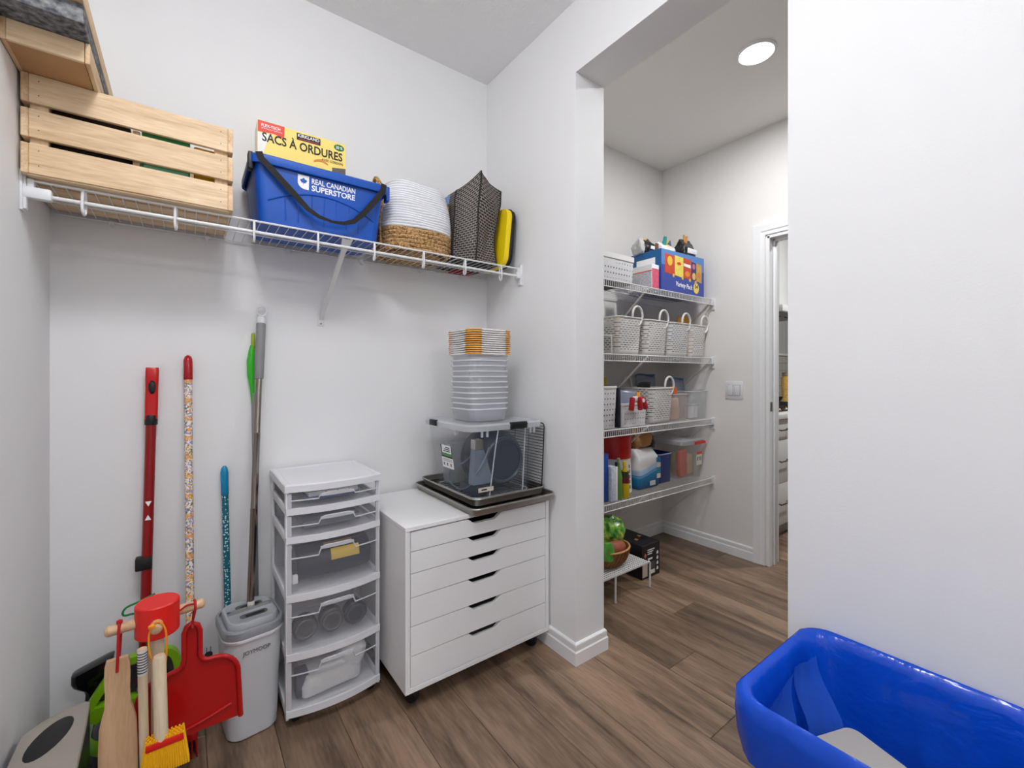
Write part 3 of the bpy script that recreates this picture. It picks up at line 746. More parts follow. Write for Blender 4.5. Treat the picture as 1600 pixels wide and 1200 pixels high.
# things in the drawers
pk = thing('paper_box', 'white printed paper box on a blue case in the top clear drawer', 'box', (.42, 1.74, .7482))
q = G(); q.box(.335, .520, 1.675, 1.80, .7462, .762, bev=.002); obj('case', q, mat('case_blue', (92, 104, 150), .5), pk)
q = G(); q.box(.345, .515, 1.668, 1.77, .763, .778); obj('printed_card', q, 'white_print', pk)
for x in (.400, .440, .480):
    q = G(); q.box(x, x + .006, 1.6672, 1.668, .768, .774); obj('printed_mark', q, 'black_print', pk)
q = G(); q.box(.33, .53, 1.68, 1.86, .6482, .672, bev=.004)
solo('grey_pouch', q, mat('pouch_grey', (128, 130, 140), .7), 'flat grey pouch lying in the second clear drawer', 'pouch', (.43, 1.77, .6482))
rl = thing('bag_roll', 'thick dark roll with a yellow label in the third drawer of the tower', 'roll', (.43, 1.73, .4532))
q = G(); q.lathe([(.004, -.128), (.056, -.128), (.060, -.120), (.062, 0), (.060, .120), (.056, .128), (.004, .128)], (0, 0, 0), 28); q.xf(Matrix.Translation((.435, 1.725, .518)) @ Matrix.Rotation(PI / 2, 4, 'Y')); obj('roll', q, mat('roll_dark', (24, 27, 44), .4), rl)
q = G(); q.rings([[(x, 1.725 - .0628 * math.cos(a), .518 + .0628 * math.sin(a)) for x in (.42, .52)] for a in (math.radians(5), math.radians(15), math.radians(25), math.radians(35), math.radians(42))], closed=False); obj('yellow_label', q, mat('label_yellow', (236, 196, 60), .5), rl)
q = G(); q.rings([[(x, 1.725 - .0630 * math.cos(a), .518 + .0630 * math.sin(a)) for x in (.40, .50)] for a in (math.radians(52), math.radians(62), math.radians(72))], closed=False); obj('tan_label', q, mat('label_tan', (170, 126, 74), .5), rl)
q = G(); q.box(.291, .309, 1.66, 1.675, .470, .500, bev=.003); 
solo('white_spool', q, 'white_print', 'small white spool beside the dark roll in the third drawer', 'spool', (.300, 1.667, .4535))
for i, (x, c, lb) in enumerate(((.335, (74, 74, 72), 'leftmost grey wound coil in the fourth drawer of the tower'), (.425, (74, 74, 72), 'middle grey wound coil in the fourth drawer of the tower'), (.510, (26, 28, 40), 'black wound coil at the right in the fourth drawer'))):
    rl = thing('cable_coil', lb, 'coil', (x, 1.70, .2535), group='coils in the fourth drawer')
    q = G(); q.lathe([(.012, -.02), (.036, -.022), (.042, -.016), (.042, .016), (.036, .022), (.012, .02)], (0, 0, 0), 26); q.xf(Matrix.Translation((x, 1.69 + .012 * i * 0, .3005)) @ Matrix.Rotation(PI / 2, 4, 'X')); obj('coil', q, mat('coil_%d' % (i // 2), c, .45), rl)
    q = G(); q.tube([(x + .030 * math.cos(a), 1.667, .3005 + .030 * math.sin(a)) for a in (2 * PI * k / 20 for k in range(20))], .004, 6, closed=True); obj('ring', q, mat('coil_ring_%d' % (i // 2), tuple(v + 26 for v in c), .3), rl)
q = G(); q.loft([(.0665, .20, .20, .03), (.095, .225, .22, .05), (.135, .20, .20, .05), (.150, .14, .12, .04)], .425, 1.755, 6); q.bump(.014, 20, 3)
for v in q.bm.verts: v.co.z = max(v.co.z, .0675); v.co.x = min(max(v.co.x, .29), .56)
fa = solo('folded_cloth', q, mat('cloth_white', (226, 226, 226), .9, bump=(90, .5)), 'crumpled white cloth bundle in the bottom clear drawer', 'cloth', (.425, 1.755, .0665))
q = G(); q.loft([(.120, .09, .08, .03), (.165, .10, .085, .03), (.195, .08, .06, .03)], .50, 1.70, 6); q.bump(.010, 24, 9)
solo('cloth_bag', q, 'cloth_white', 'white cloth bag folded on the bundle in the bottom drawer', 'bag', (.50, 1.70, .12))
q = G(); q.box(.305, .345, 1.668, 1.72, .0665, .15, bev=.004)
solo('slate_box', q, mat('slate_card', (82, 82, 96), .6), 'small slate grey box at the left of the bottom clear drawer', 'box', (.325, 1.70, .0665))
# ================================================================== white drawer cabinet on castors
cx0, cx1, cyf, cyb, cz0, cz1 = .614, 1.2805, 1.455, 1.935, .067, .656
cb = thing('drawer_cabinet', 'low white cabinet of six drawers on black castors', 'cabinet', ((cx0 + cx1) / 2, 1.69, 0))
q = G(); q.box(cx0, cx0 + .018, cyf + .0, cyb, cz0 + .018, cz1 - .015, bev=.001, seg=1); obj('side_panel', q, 'white_laminate', cb, smooth=0)
q = G(); q.box(cx1 - .018, cx1, cyf, cyb, cz0 + .018, cz1 - .015, bev=.001, seg=1); obj('side_panel', q, 'white_laminate', cb, smooth=0)
q = G(); q.box(cx0 - .001, cx1, cyf - .002, cyb, cz1 - .015, cz1, bev=.0012, seg=1); obj('top_panel', q, 'white_laminate', cb, smooth=0)
q = G(); q.box(cx0, cx1, cyf, cyb, cz0, cz0 + .018, bev=.001, seg=1); obj('bottom_panel', q, 'white_laminate', cb, smooth=0)
q = G(); q.box(cx0 + .018, cx1 - .018, cyb - .008, cyb - .003, cz0 + .018, cz1 - .015); obj('back_panel', q, 'white_laminate', cb, smooth=0)
seams = [.638, .567, .489, .404, .302, .197, .086]
xa, xb, xm = cx0 + .020, cx1 - .020, (cx0 + cx1) / 2
for zt, zb in zip(seams, seams[1:]):
    zt -= .0014; zb += .0014
    top = [(xb, zt), (xm + .084, zt)]
    for k in range(1, 9):
        u = k / 8; s = u * u * (3 - 2 * u); top.append((xm + .084 - .040 * u, zt - .0215 * s))
    for k in range(0, 8):
        u = k / 8; s = u * u * (3 - 2 * u); top.append((xm - .044 - .040 * u, zt - .0215 * (1 - s)))
    top += [(xm - .084, zt), (xa, zt), (xa, zb), (xb, zb)]
    q = G(); q.prism(top, cyf + .001, cyf + .018, 'y'); dr = obj('drawer_front', q, 'white_laminate', cb, smooth=30)
    q = G()
    q.box(xa + .01, xa + .022, cyf + .03, cyb - .03, zb + .006, zt - .03); q.box(xb - .022, xb - .01, cyf + .03, cyb - .03, zb + .006, zt - .03); q.box(xa + .01, xb - .01, cyf + .03, cyb - .03, zb + .004, zb + .008)
    q.box(xa + .01, xb - .01, cyf + .036, cyf + .046, zb + .006, zt - .03)
    obj('drawer_box', q, mat('drawer_inside_shade', (60, 60, 62), .6), dr, smooth=0)  # box coloured dark to stand for the shade behind seams and notches
for x in (cx0 + .045, cx1 - .06):
    for y in (cyf + .05, cyb - .05):
        q = G(); q.lathe([(.023, -.014), (.0265, -.008), (.0265, .008), (.023, .014)], (0, 0, 0), 20); q.xf(Matrix.Translation((x, y, .027)) @ Matrix.Rotation(.5, 4, 'Z') @ Matrix.Rotation(PI / 2, 4, 'Y'))
        q.box(x - .018, x + .018, y - .022, y + .022, .032, .060, bev=.008); q.box(x - .022, x + .022, y - .022, y + .022, .060, .0672); obj('caster', q, 'black_plastic', cb)

# ------------------------------------------------------------------ baking trays
def tray(name, label, x0, x1, y0, y1, z, h, rotz=0):
    t = thing(name, label, 'tray', ((x0 + x1) / 2, (y0 + y1) / 2, z), rotz, group='metal baking trays on the cabinet')
    w, d = x1 - x0, y1 - y0; s = .014
    q = G(); q.loft([(0, w - 2 * s, d - 2 * s, .022), (.003, w - 2 * s + .004, d - 2 * s + .004, .024), (h - .003, w - .010, d - .010, .034), (h - .0015, w - .004, d - .004, .036), (h - .0015, w - .008, d - .008, .034), (h - .004, w - .012, d - .012, .032), (.005, w - 2 * s, d - 2 * s, .022), (.0015, w - 2 * s - .004, d - 2 * s - .004, .022)], 0, 0, 6, True, True); obj('pan', q, 'tray_metal', t, local=True)
    q = G(); q.tube(rrect(w - .005, d - .005, .035, h - .003, 0, 0, 6), .0042, 7, closed=True); obj('rolled_rim', q, mat('rim_metal', (178, 176, 170), .32, .9), t, local=True)
    return t
TZ = cz1 + .0005
tray('baking_tray', 'larger grey metal baking tray lying directly on the white cabinet', .858, 1.282, 1.400, 1.945, TZ, .030)
tray('baking_tray', 'smaller grey metal baking tray nested on the larger one under the clear tote', .890, 1.266, 1.446, 1.940, TZ + .021, .032)
def rack(label, org, ux, uy, w, h, n, m_, r1=.0016, r0=.0026):
    t = thing('wire_rack', label, 'rack', org); ux, uy = Vector(ux).normalized(), Vector(uy).normalized(); o = Vector(org)
    q = G(); q.tube([o + ux * a + uy * b for a, b, _ in [(p[0] + w / 2, p[1] + h / 2, 0) for p in rrect(w, h, .015, 0, 0, 0, 3)]], r0, 6, closed=True); obj('frame', q, 'soft_black', t)
    src = None
    for i in range(1, n):
        q = G(); q.tube([o + ux * (w * i / n), o + ux * (w * i / n) + uy * h], r1, 4); obj('cross_wire', q, 'soft_black', t)
    for i in range(1, m_):
        q = G(); q.tube([o + uy * (h * i / m_), o + uy * (h * i / m_) + ux * w], r1, 4); obj('cross_wire', q, 'soft_black', t)
    return t
TB = TZ + .021 + .0055
rack('black wire cooling rack lying flat in the upper tray under the tote', (.908, 1.468, TB + .004), (0, 1, 0), (1, 0, 0), .45, .335, 14, 4)
rack('black wire rack standing on edge between the clear tote and the wall', (1.2555, 1.475, TB + .010), (0, 1, 0), (.055, 0, 1), .42, .285, 4, 22)

# ------------------------------------------------------------------ clear tote with black latches
mat('tote_clear', (205, 212, 222), .12, opacity=.07); mat('tote_lid', (214, 217, 222), .3, opacity=.62); mat('tote_edge', (220, 224, 230), .2, opacity=.5)
tz0, tz1 = TB + .010, .985
tcx, tcy = 1.066, 1.665
tw0, td0, tw1, td1 = .288, .345, .365, .400
def tsec(f, i=0): return (tz0 + (tz1 - tz0) * f, tw0 + (tw1 - tw0) * f - 2 * i, td0 + (td1 - td0) * f - 2 * i, .045)
to = thing('storage_tote', 'large clear plastic tote with black latches standing on the baking trays', 'tote', (tcx, tcy, tz0))
q = G(); q.loft([tsec(0), tsec(.03), tsec(.5), tsec(1)], tcx, tcy, 6, True, False); obj('body', q, 'tote_clear', to)
q = G()
for f in (.0,): q.tube(rrect(tw0, td0, .045, tz0 + .002, tcx, tcy, 6), .003, 6, closed=True)
obj('base_edge', q, 'tote_edge', to)
q = G(); q.loft([(tz1 - .016, tw1 + .002, td1 + .002, .046), (tz1 - .016, tw1 + .022, td1 + .022, .055), (tz1 + .004, tw1 + .026, td1 + .026, .056), (tz1 + .010, tw1 + .010, td1 + .010, .05), (tz1 + .010, tw1 - .03, td1 - .03, .045), (tz1 + .005, tw1 - .045, td1 - .045, .04)], tcx, tcy, 6, False, True); obj('lid', q, 'tote_lid', to)
for dx, dy in ((.0, -1), (.0, 1)):
    y = tcy + dy * (td1 / 2 + .012)
    q = G(); q.box(tcx + .002, tcx + .088, y - .008, y + .008, tz1 - .016, tz1 + .013, bev=.004); q.box(tcx + .004, tcx + .086, y - .010 * (1 if dy < 0 else -1) - .0, y + .002, tz1 + .001, tz1 + .005); obj('latch', q, 'black_plastic', to)
q = G(); q.box(tcx - tw1 / 2 - .020, tcx - tw1 / 2 - .004, tcy + .06, tcy + .12, tz1 - .014, tz1 + .012, bev=.004); obj('latch', q, 'black_plastic', to)
q = G(); 
for x in (tcx - .13, tcx - .105, tcx + .115, tcx + .135): 
    q.box(x - .004, x + .004, tcy - td1 / 2 - .007, tcy - td1 / 2 + .002, tz1 - .040, tz1 - .014, bev=.001)
for y in (tcy - .09,): q.box(tcx - tw1 / 2 - .007, tcx - tw1 / 2 + .002, y - .006, y + .006, tz1 - .036, tz1 - .014, bev=.001)
obj('rim_tab', q, 'tote_edge', to)
for x0_, x1_ in ((tcx - .075, tcx - .052), (tcx + .095, tcx + .088)):
    q = G(); q.tube([(x0_, tcy - td0 / 2 - .002, tz0 + .005), (x0_ * .35 + x1_ * .65, tcy - (td0 + (td1 - td0) * .65) / 2 - .002, tz0 + (tz1 - tz0) * .65), (x1_, tcy - td1 / 2 - .002, tz1 - .018)], .0028, 6); obj('moulded_rib', q, 'tote_edge', to)
# product label on the left side and name strip on the front corner
fx = lambda z: tcx - (tw0 + (tw1 - tw0) * (z - tz0) / (tz1 - tz0)) / 2 - .0012
def lab(name, y0, y1, z0, z1, m_, e=0): 
    q = G(); q.face([(fx(z0) - e, y0, z0), (fx(z0) - e, y1, z0), (fx(z1) - e, y1, z1), (fx(z1) - e, y0, z1)]); return obj(name, q, m_, to, smooth=0)
lab('product_label', 1.635, 1.735, .790, .890, 'white_print')
lab('label_green_band', 1.635, 1.735, .842, .855, mat('label_green', (84, 140, 84), .5), .0006)
lab('label_black_band', 1.635, 1.735, .836, .842, 'black_print', .0006); lab('label_black_band', 1.635, 1.643, .842, .890, 'black_print', .0006); lab('label_black_band', 1.727, 1.735, .842, .890, 'black_print', .0006)
for y in (1.652, 1.683, 1.712): lab('label_picture', y, y + .012, .800, .813, mat('label_rose', (150, 106, 96), .6), .0006)
for k in range(3): lab('label_print', 1.655, 1.715 - .01 * k, .862 + .008 * k, .866 + .008 * k, 'black_print', .0006)
for k in range(2): lab('label_print', 1.645, 1.725, .820 + .007 * k, .8225 + .007 * k, mat('print_soft', (120, 120, 118), .6), .0006)
q = G(); yy = tcy - td0 / 2 - .0075; q.box(tcx - tw0 / 2 + .012, tcx - tw0 / 2 + .085, yy, yy + .0008, tz0 + .028, tz0 + .046); obj('name_strip', q, mat('strip_tan', (206, 198, 186), .6), to, smooth=0)
q = G(); q.box(tcx - tw0 / 2 + .026, tcx - tw0 / 2 + .052, yy - .0006, yy, tz0 + .034, tz0 + .040); obj('name_strip_print', q, 'black_print', to, smooth=0)
# machine stored in the tote
vt = thing('stored_appliance', 'dark blue grey appliance with a wedge nozzle and cord inside the clear tote', 'appliance', (tcx, tcy, tz0 + .003))
mat('navy_plastic', (26, 34, 50), .35); mat('slate_plastic', (104, 118, 134), .4)
q = G(); q.lathe([(.02, -.095), (.095, -.095), (.122, -.06), (.128, 0), (.122, .06), (.095, .095), (.02, .095)], (0, 0, 0), 32); q.xf(Matrix.Translation((tcx + .030, tcy - .03, tz0 + .134)) @ Matrix.Rotation(PI / 2, 4, 'X')); obj('drum', q, 'navy_plastic', vt)
q = G(); q.tube([(tcx + .030 + .092 * math.cos(a), tcy - .127, tz0 + .134 + .092 * math.sin(a)) for a in (2 * PI * k / 30 for k in range(30))], .008, 6, closed=True); obj('drum_ring', q, mat('navy_light', (44, 56, 76), .3), vt)
q = G(); q.rings([[(-.045 * s + xo, -.025 * s2, z), (.045 * s + xo, -.025 * s2, z), (.045 * s + xo, .01, z), (-.045 * s + xo, .01, z)] for z, s, s2, xo in ((.045, 1.0, 1.2, 0), (.062, 1.0, 1.2, 0), (.16, .62, .9, -.008), (.185, .5, .8, -.012))]); q.xf(Matrix.Translation((tcx - .088, tcy - .115, tz0 + .006))); obj('nozzle', q, 'slate_plastic', vt)
q = G(); q.rings([[(-.02 * s, -.018, z), (.02 * s, -.018, z), (.02 * s, .018, z), (-.02 * s, .018, z)] for z, s in ((.0, 1), (.04, .9))]); q.xf(Matrix.Translation((tcx - .100, tcy - .118, tz0 + .192))); obj('clip', q, 'steel', vt)
q = G(); pts = [(tcx - .06, tcy - .148, tz0 + .20), (tcx - .085, tcy - .150, tz0 + .15), (tcx - .118, tcy - .146, tz0 + .10), (tcx - .125, tcy - .10, tz0 + .04), (tcx - .128, tcy - .02, tz0 + .012), (tcx - .13, tcy + .06, tz0 + .03), (tcx - .132, tcy + .04, tz0 + .09), (tcx - .12, tcy - .05, tz0 + .13), (tcx - .10, tcy - .10, tz0 + .18)]
def smoothp(P, n=6):
    P = [Vector(p) for p in P]; out = []
    for i in range(len(P) - 1):
        a, b, c, d = P[max(i - 1, 0)], P[i], P[i + 1], P[min(i + 2, len(P) - 1)]
        for k in range(n):
            t = k / n; out.append(.5 * ((2 * b) + (c - a) * t + (2 * a - 5 * b + 4 * c - d) * t * t + (3 * b - a - 3 * c + d) * t ** 3))
    return out + [P[-1]]
q.tube(smoothp(pts), .0035, 6); obj('cord', q, 'slate_plastic', vt)
q = G(); q.box(tcx - .128, tcx + .03, tcy + .072, tcy + .150, tz0 + .004, tz0 + .20, bev=.03); 
solo('plastic_sleeve', q, mat('sleeve_grey', (176, 180, 186), .35, opacity=.5), 'grey translucent plastic sleeve at the back of the clear tote', 'sleeve', (tcx - .05, tcy + .1, tz0 + .004))
q = G(); q.box(tcx - .128, tcx - .066, tcy - .145, tcy - .02, tz0 + .004, tz0 + .044, bev=.006)
solo('navy_case', q, 'navy_plastic', 'low dark navy case under the nozzle inside the clear tote', 'case', (tcx - .05, tcy - .08, tz0 + .004))

# ------------------------------------------------------------------ stack of nested containers and lids
mat('tub_clear', (222, 225, 230), .3, opacity=.42); mat('tub_rim', (236, 238, 240), .25, opacity=.8); mat('lid_white', (240, 238, 234), .4, opacity=.85); mat('lid_orange', (250, 176, 56), .45, opacity=.92)
ORD = ['bottommost', 'second', 'third', 'fourth', 'fifth', 'sixth', 'seventh', 'eighth', 'ninth', 'tenth', 'eleventh', 'twelfth', 'topmost']
scx, scy, sw, sd = 1.052, 1.665, .205, .215
NT = 11; S0 = tz1 + .0112; SP_ = .0232
proto = None
for k in range(NT):
    lb = ('lowest' if k == 0 else ORD[k] if k < NT - 1 else 'uppermost') + ' clear tub' + (' from the bottom' if 0 < k < NT - 1 else '') + ' in the tall nested stack on the tote'
    t = thing('food_container', lb, 'container', (scx + .0012 * math.sin(k * 2.1), scy + .001 * math.cos(k * 3), S0 + k * SP_), 0, 'nested clear tubs on the tote')
    if proto is None:
        q = G(); q.loft([(0, sw - .026, sd - .026, .04), (.002, sw - .022, sd - .022, .042), (.050, sw - .006, sd - .006, .046)], 0, 0, 6, True, False); a = obj('body', q, 'tub_clear', t, local=True)
        q = G(); q.loft([(.0485, sw - .006, sd - .006, .046), (.0475, sw + .002, sd + .002, .05), (.053, sw + .003, sd + .003, .05), (.0535, sw - .006, sd - .006, .046)], 0, 0, 6, False, False); b_ = obj('rim', q, 'tub_rim', t, local=True)
        proto = (a, b_)
    else:
        share(proto[0], 'body', t); share(proto[1], 'rim', t)
LZ = S0 + (NT - 1) * SP_ + .0545; lp = None; NL = 12
for k in range(NL):
    lb = ('lowest' if k == 0 else ORD[k] if k < NL - 1 else 'uppermost') + ' white lid' + (' from the bottom' if 0 < k < NL - 1 else '') + ' with orange corners on top of the tub stack'
    t = thing('container_lid', lb, 'lid', (scx + .0015 * math.sin(k * 1.7), scy, LZ + k * .0092), 0, 'white lids with orange corners')
    if lp is None:
        w, d = sw + .012, sd + .012; ring = rrect(w, d, .048, 0, 0, 0, 7); parts_ = []
        q = G(); q.loft([(.0035, w - .004, d - .004, .047), (.0055, w - .012, d - .012, .043), (.004, w - .03, d - .03, .035)], 0, 0, 7, False, True); parts_.append(('panel', obj('panel', q, 'lid_white', t, local=True)))
        n = len(ring); segs = 8
        for ci in range(4):
            idx = [(ci * segs + j) for j in range(segs)]
            q = G(); q.rings([[(ring[i][0] * e, ring[i][1] * e, z) for i in idx] for z, e in ((-.0012, 1.012), (-.0010, 1.035), (.0028, 1.03), (.0045, .985))], closed=False); parts_.append(('corner_clip', obj('corner_clip', q, 'lid_orange', t, local=True)))
            i0, i1 = (ci * segs + segs - 1), ((ci + 1) % 4) * segs
            A, B = Vector(ring[i0]), Vector(ring[i1])
            q = G(); q.rings([[A.lerp(B, u) * e + Vector((0, 0, z - (.0015 * min(1, min(u, 1 - u) * 8) if z < 0 else 0))) for u in (0, .06, .14, .5, .86, .94, 1)] for z, e in ((-.0012, 1.008), (-.0010, 1.030), (.0028, 1.025), (.0045, .98))], closed=False); parts_.append(('skirt', obj('skirt', q, 'lid_white', t, local=True)))
        lp = parts_
    else:
        for nm, o in lp: share(o, nm, t)
# ================================================================== mop bucket
mat('bucket_grey', (206, 210, 213), .4); mat('bucket_dark', (142, 145, 150), .45); mat('bucket_slot', (92, 95, 99), .5); mat('red_gloss', (176, 12, 14), .3); mat('steel_pole', (150, 142, 132), .22, 1.0)
bk = thing('mop_bucket', 'tall light grey mop bucket with a darker grey lid', 'bucket', (.1735, 1.752, 0), math.radians(6))
q = G(); q.loft([(.0, .140, .150, .04), (.006, .150, .162, .045), (.18, .158, .184, .048), (.338, .172, .204, .052)], 0, 0, 7, True, True); obj('tub', q, 'bucket_grey', bk, local=True)
q = G(); q.loft([(.330, .170, .202, .052), (.330, .178, .211, .055), (.338, .181, .214, .055), (.342, .178, .211, .055)], 0, 0, 7, False, True); obj('trim_line', q, 'white_plastic', bk, local=True)
q = G(); q.loft([(.341, .177, .210, .055), (.343, .181, .214, .055), (.365, .181, .214, .055), (.370, .175, .207, .053), (.370, .162, .194, .048), (.362, .158, .190, .046)], 0, 0, 7, False, True); obj('collar', q, 'bucket_dark', bk, local=True)
q = G(); q.loft([(.360, .150, .182, .043), (.380, .148, .180, .043), (.385, .142, .174, .041), (.3855, .132, .158, .035), (.3835, .126, .152, .033)], 0, -.0, 7, False, True); obj('lid', q, mat('lid_grey', (168, 171, 176), .4), bk, local=True)
for y0, y1 in ((-.052, -.022), (.022, .052)):
    q = G(); q.loft([(.3838, .082, y1 - y0, .012), (.3848, .082, y1 - y0, .012)], .005, (y0 + y1) / 2, 4); o = obj('lid_recess', q, 'bucket_slot', bk, local=True)
    q = G(); q.loft([(.3846, .058, (y1 - y0) * .55, .006), (.3856, .058, (y1 - y0) * .55, .006)], .008, (y0 + y1) / 2 - .004, 4); obj('slot', q, 'black_plastic', bk, local=True)
q = G(); q.rings([[(x, y + .005, z) for y, z in ((-.006, .384), (.006, .384), (.006, .3925), (-.006, .3925))] for x in (-.066, -.05, .05, .066)]); obj('wringer_bar', q, 'chrome', bk, local=True)
text('bucket_lettering', 'JOYMOOP', mat('lettering_grey', (92, 95, 98), .5), bk, (-.040, -.1000, .282), (1, 0, 0), (0, -.065, 1), .080, .0175, bold=.0)
# flat mop standing in it
def lean(a, b, f): return Vector(a).lerp(Vector(b), f)
A, B = (.178, 1.776, .388), (.233, 1.944, 1.452)
mp_ = thing('flat_mop', 'steel mop with a grey grip and white hanging loop standing in the bucket', 'mop', A)
q = G(); q.tube([lean(A, B, f) for f in (.0, .30, .302, .304, .55, .552, .554, .76)], [.0118, .0118, .0130, .0112, .0112, .0124, .0106, .0106], 14); obj('pole', q, 'steel_pole', mp_)
q = G(); q.tube([lean(A, B, f) for f in (.742, .746, .94, .944)], [.013, .0152, .0160, .0145], 16); obj('grip', q, mat('grip_grey', (138, 139, 141), .6), mp_)
q = G(); q.tube([lean(A, B, f) for f in (.940, .944, .962, .966)], [.0145, .0165, .0165, .012], 16)
C = lean(A, B, .988); q.tube([C + Vector((.0155 * math.cos(a), 0, .0195 * math.sin(a))) for a in (2 * PI * k / 20 for k in range(20))], .0036, 7, closed=True); obj('hanging_loop', q, 'white_plastic', mp_)
q = G(); q.box(.168, .190, 1.765, 1.787, .386, .404, bev=.003); obj('pivot', q, mat('pivot_cream', (206, 204, 196), .4), mp_)
# green handled duster behind the mop
dz = thing('duster', 'slim pole with a bright green handle leaning behind the steel mop', 'duster', (.214, 1.93, 0))
A, B = (.216, 1.925, .0), (.2045, 1.949, 1.354)
q = G(); q.tube([lean(A, B, f) for f in (0, .83)], .0085, 10); obj('pole', q, mat('pole_grey', (150, 150, 150), .35, .6), dz)
q = G(); q.tube([lean(A, B, f) + Vector((-.009 * w, 0, 0)) for f, w in ((.80, .3), (.84, .5), (.88, .9), (.92, 1), (.95, .6), (.965, .3))], [.006, .008, .013, .0135, .010, .007], 12); obj('handle', q, mat('handle_green', (52, 178, 36), .35), dz)
q = G(); q.tube([lean(A, B, f) for f in (.955, .96, .995, 1)], [.005, .007, .007, .004], 10); obj('hanging_tip', q, mat('tip_lime', (150, 168, 40), .4), dz)

# ================================================================== red spray mop against the wall
rm = thing('spray_mop', 'red spray mop with a flat red grip leaning on the back wall', 'mop', (-.118, 1.885, 0))
A, B = (-.1185, 1.880, .012), (-.0945, 1.940, 1.218)
q = G(); q.tube([lean(A, B, f) for f in (0, .04, .86)], [.0150, .0150, .0145], 16); obj('pole', q, mat('mop_red', (142, 8, 10), .3), rm)
q = G(); sec = []
for f, w, d_, y in ((.855, .0172, .013, 0), (.90, .0178, .012, -.004), (.94, .0172, .011, -.007), (.965, .0178, .013, -.010), (.99, .018, .013, -.012), (1.0, .0172, .009, -.012)):
    c = lean(A, B, f); sec.append([c + Vector((p[0], p[1] + y, 0)) for p in rrect(2 * w, 2 * d_, .008, 0, 0, 0, 3)])
q.rings(sec); obj('grip', q, mat('grip_red', (196, 14, 14), .28), rm)
q = G(); c = lean(A, B, .945); q.lathe([(.001, -.010), (.008, -.007), (.0108, 0), (.008, .007), (.001, .010)], (0, 0, 0), 16, sy=2.2); q.xf(Matrix.Translation(c + Vector((.001, -.019, .0))) @ Matrix.Rotation(PI / 2, 4, 'X')); obj('trigger', q, 'black_plastic', rm)
q = G(); q.tube([lean(A, B, f) for f in (.838, .84, .864, .866)], [.0165, .0178, .0178, .0165], 16); obj('collar', q, 'black_plastic', rm)
for f, s in ((.622, -1), (.584, 1)):
    c = lean(A, B, f) + Vector((0, -.0155, 0)); q = G(); q.prism([(c.x - .0085, c.z - s * .008), (c.x + .0085, c.z - s * .008), (c.x, c.z + s * .009)], c.y, c.y - .001, 'y'); obj('arrow_mark', q, 'white_print', rm, smooth=0)
c = lean(A, B, .46); q = G(); q.box(c.x - .030, c.x + .014, c.y - .018, c.y + .016, c.z - .022, c.z + .020, bev=.004); obj('pole_clip', q, 'black_plastic', rm)
q = G(); q.box(-.20, -.04, 1.868, 1.942, .002, .022, bev=.006); obj('mop_plate', q, 'black_plastic', rm)
# floral broom
m, N, L, b = nodes_mat('floral')
tc = N.new('ShaderNodeTexCoord'); vo = N.new('ShaderNodeTexVoronoi'); vo.inputs['Scale'].default_value = 230; L.new(tc.outputs['Object'], vo.inputs['Vector'])
cr = N.new('ShaderNodeValToRGB'); cr.color_ramp.interpolation = 'CONSTANT'; e = cr.color_ramp.elements
e[0].position = 0; e[0].color = lin((226, 160, 60)); e[1].position = .13; e[1].color = lin((236, 230, 224))
for p, c in ((.50, (92, 122, 110)), (.62, (150, 158, 206)), (.80, (206, 140, 150)), (.88, (230, 214, 150))): x = e.new(p); x.color = lin(c)
sx_ = N.new('ShaderNodeSeparateColor'); L.new(vo.outputs['Color'], sx_.inputs[0]); L.new(sx_.outputs[0], cr.inputs[0])
sz_ = N.new('ShaderNodeSeparateXYZ'); L.new(tc.outputs['Object'], sz_.inputs[0])
md_ = N.new('ShaderNodeMath'); md_.operation = 'PINGPONG'; md_.inputs[1].default_value = .0325; L.new(sz_.outputs[2], md_.inputs[0])
lt = N.new('ShaderNodeMath'); lt.operation = 'LESS_THAN'; lt.inputs[1].default_value = .0075; L.new(md_.outputs[0], lt.inputs[0])
ml_ = N.new('ShaderNodeMath'); ml_.operation = 'MULTIPLY'; ml_.inputs[1].default_value = .6; L.new(lt.outputs[0], ml_.inputs[0])
mx = N.new('ShaderNodeMix'); mx.data_type = 'RGBA'; L.new(ml_.outputs[0], mx.inputs[0]); L.new(cr.outputs[0], mx.inputs[6]); mx.inputs[7].default_value = lin((232, 158, 30)); L.new(mx.outputs[2], b.inputs['Base Color']); b.inputs['Roughness'].default_value = .35
fb = thing('broom', 'broom with a floral patterned stick and red cap leaning on the wall', 'broom', (.010, 1.745, 0))
A, B = (.0105, 1.748, .05), (.003, 1.942, 1.262)
q = G(); q.tube([lean(A, B, f) for f in (0, .93)], .0122, 14); obj('stick', q, 'floral', fb)
q = G(); q.tube([lean(A, B, f) for f in (.928, .93, .985, .996, 1)], [.0122, .0138, .0138, .010, .004], 14); obj('cap', q, mat('cap_red', (170, 18, 30), .2), fb)
q = G(); q.box(-.003, .028, 1.68, 1.82, .055, .09, bev=.01); obj('broom_head', q, 'red_gloss', fb)
q = G()
for i in range(22):
    for j in range(3): x, y = .002 + j * .010, 1.684 + i * .006; q.tube([(x, y, .058), (x + (j - 1) * .004, y, .002)], .002, 4)
obj('bristles', q, 'red_gloss', fb, kind='stuff')
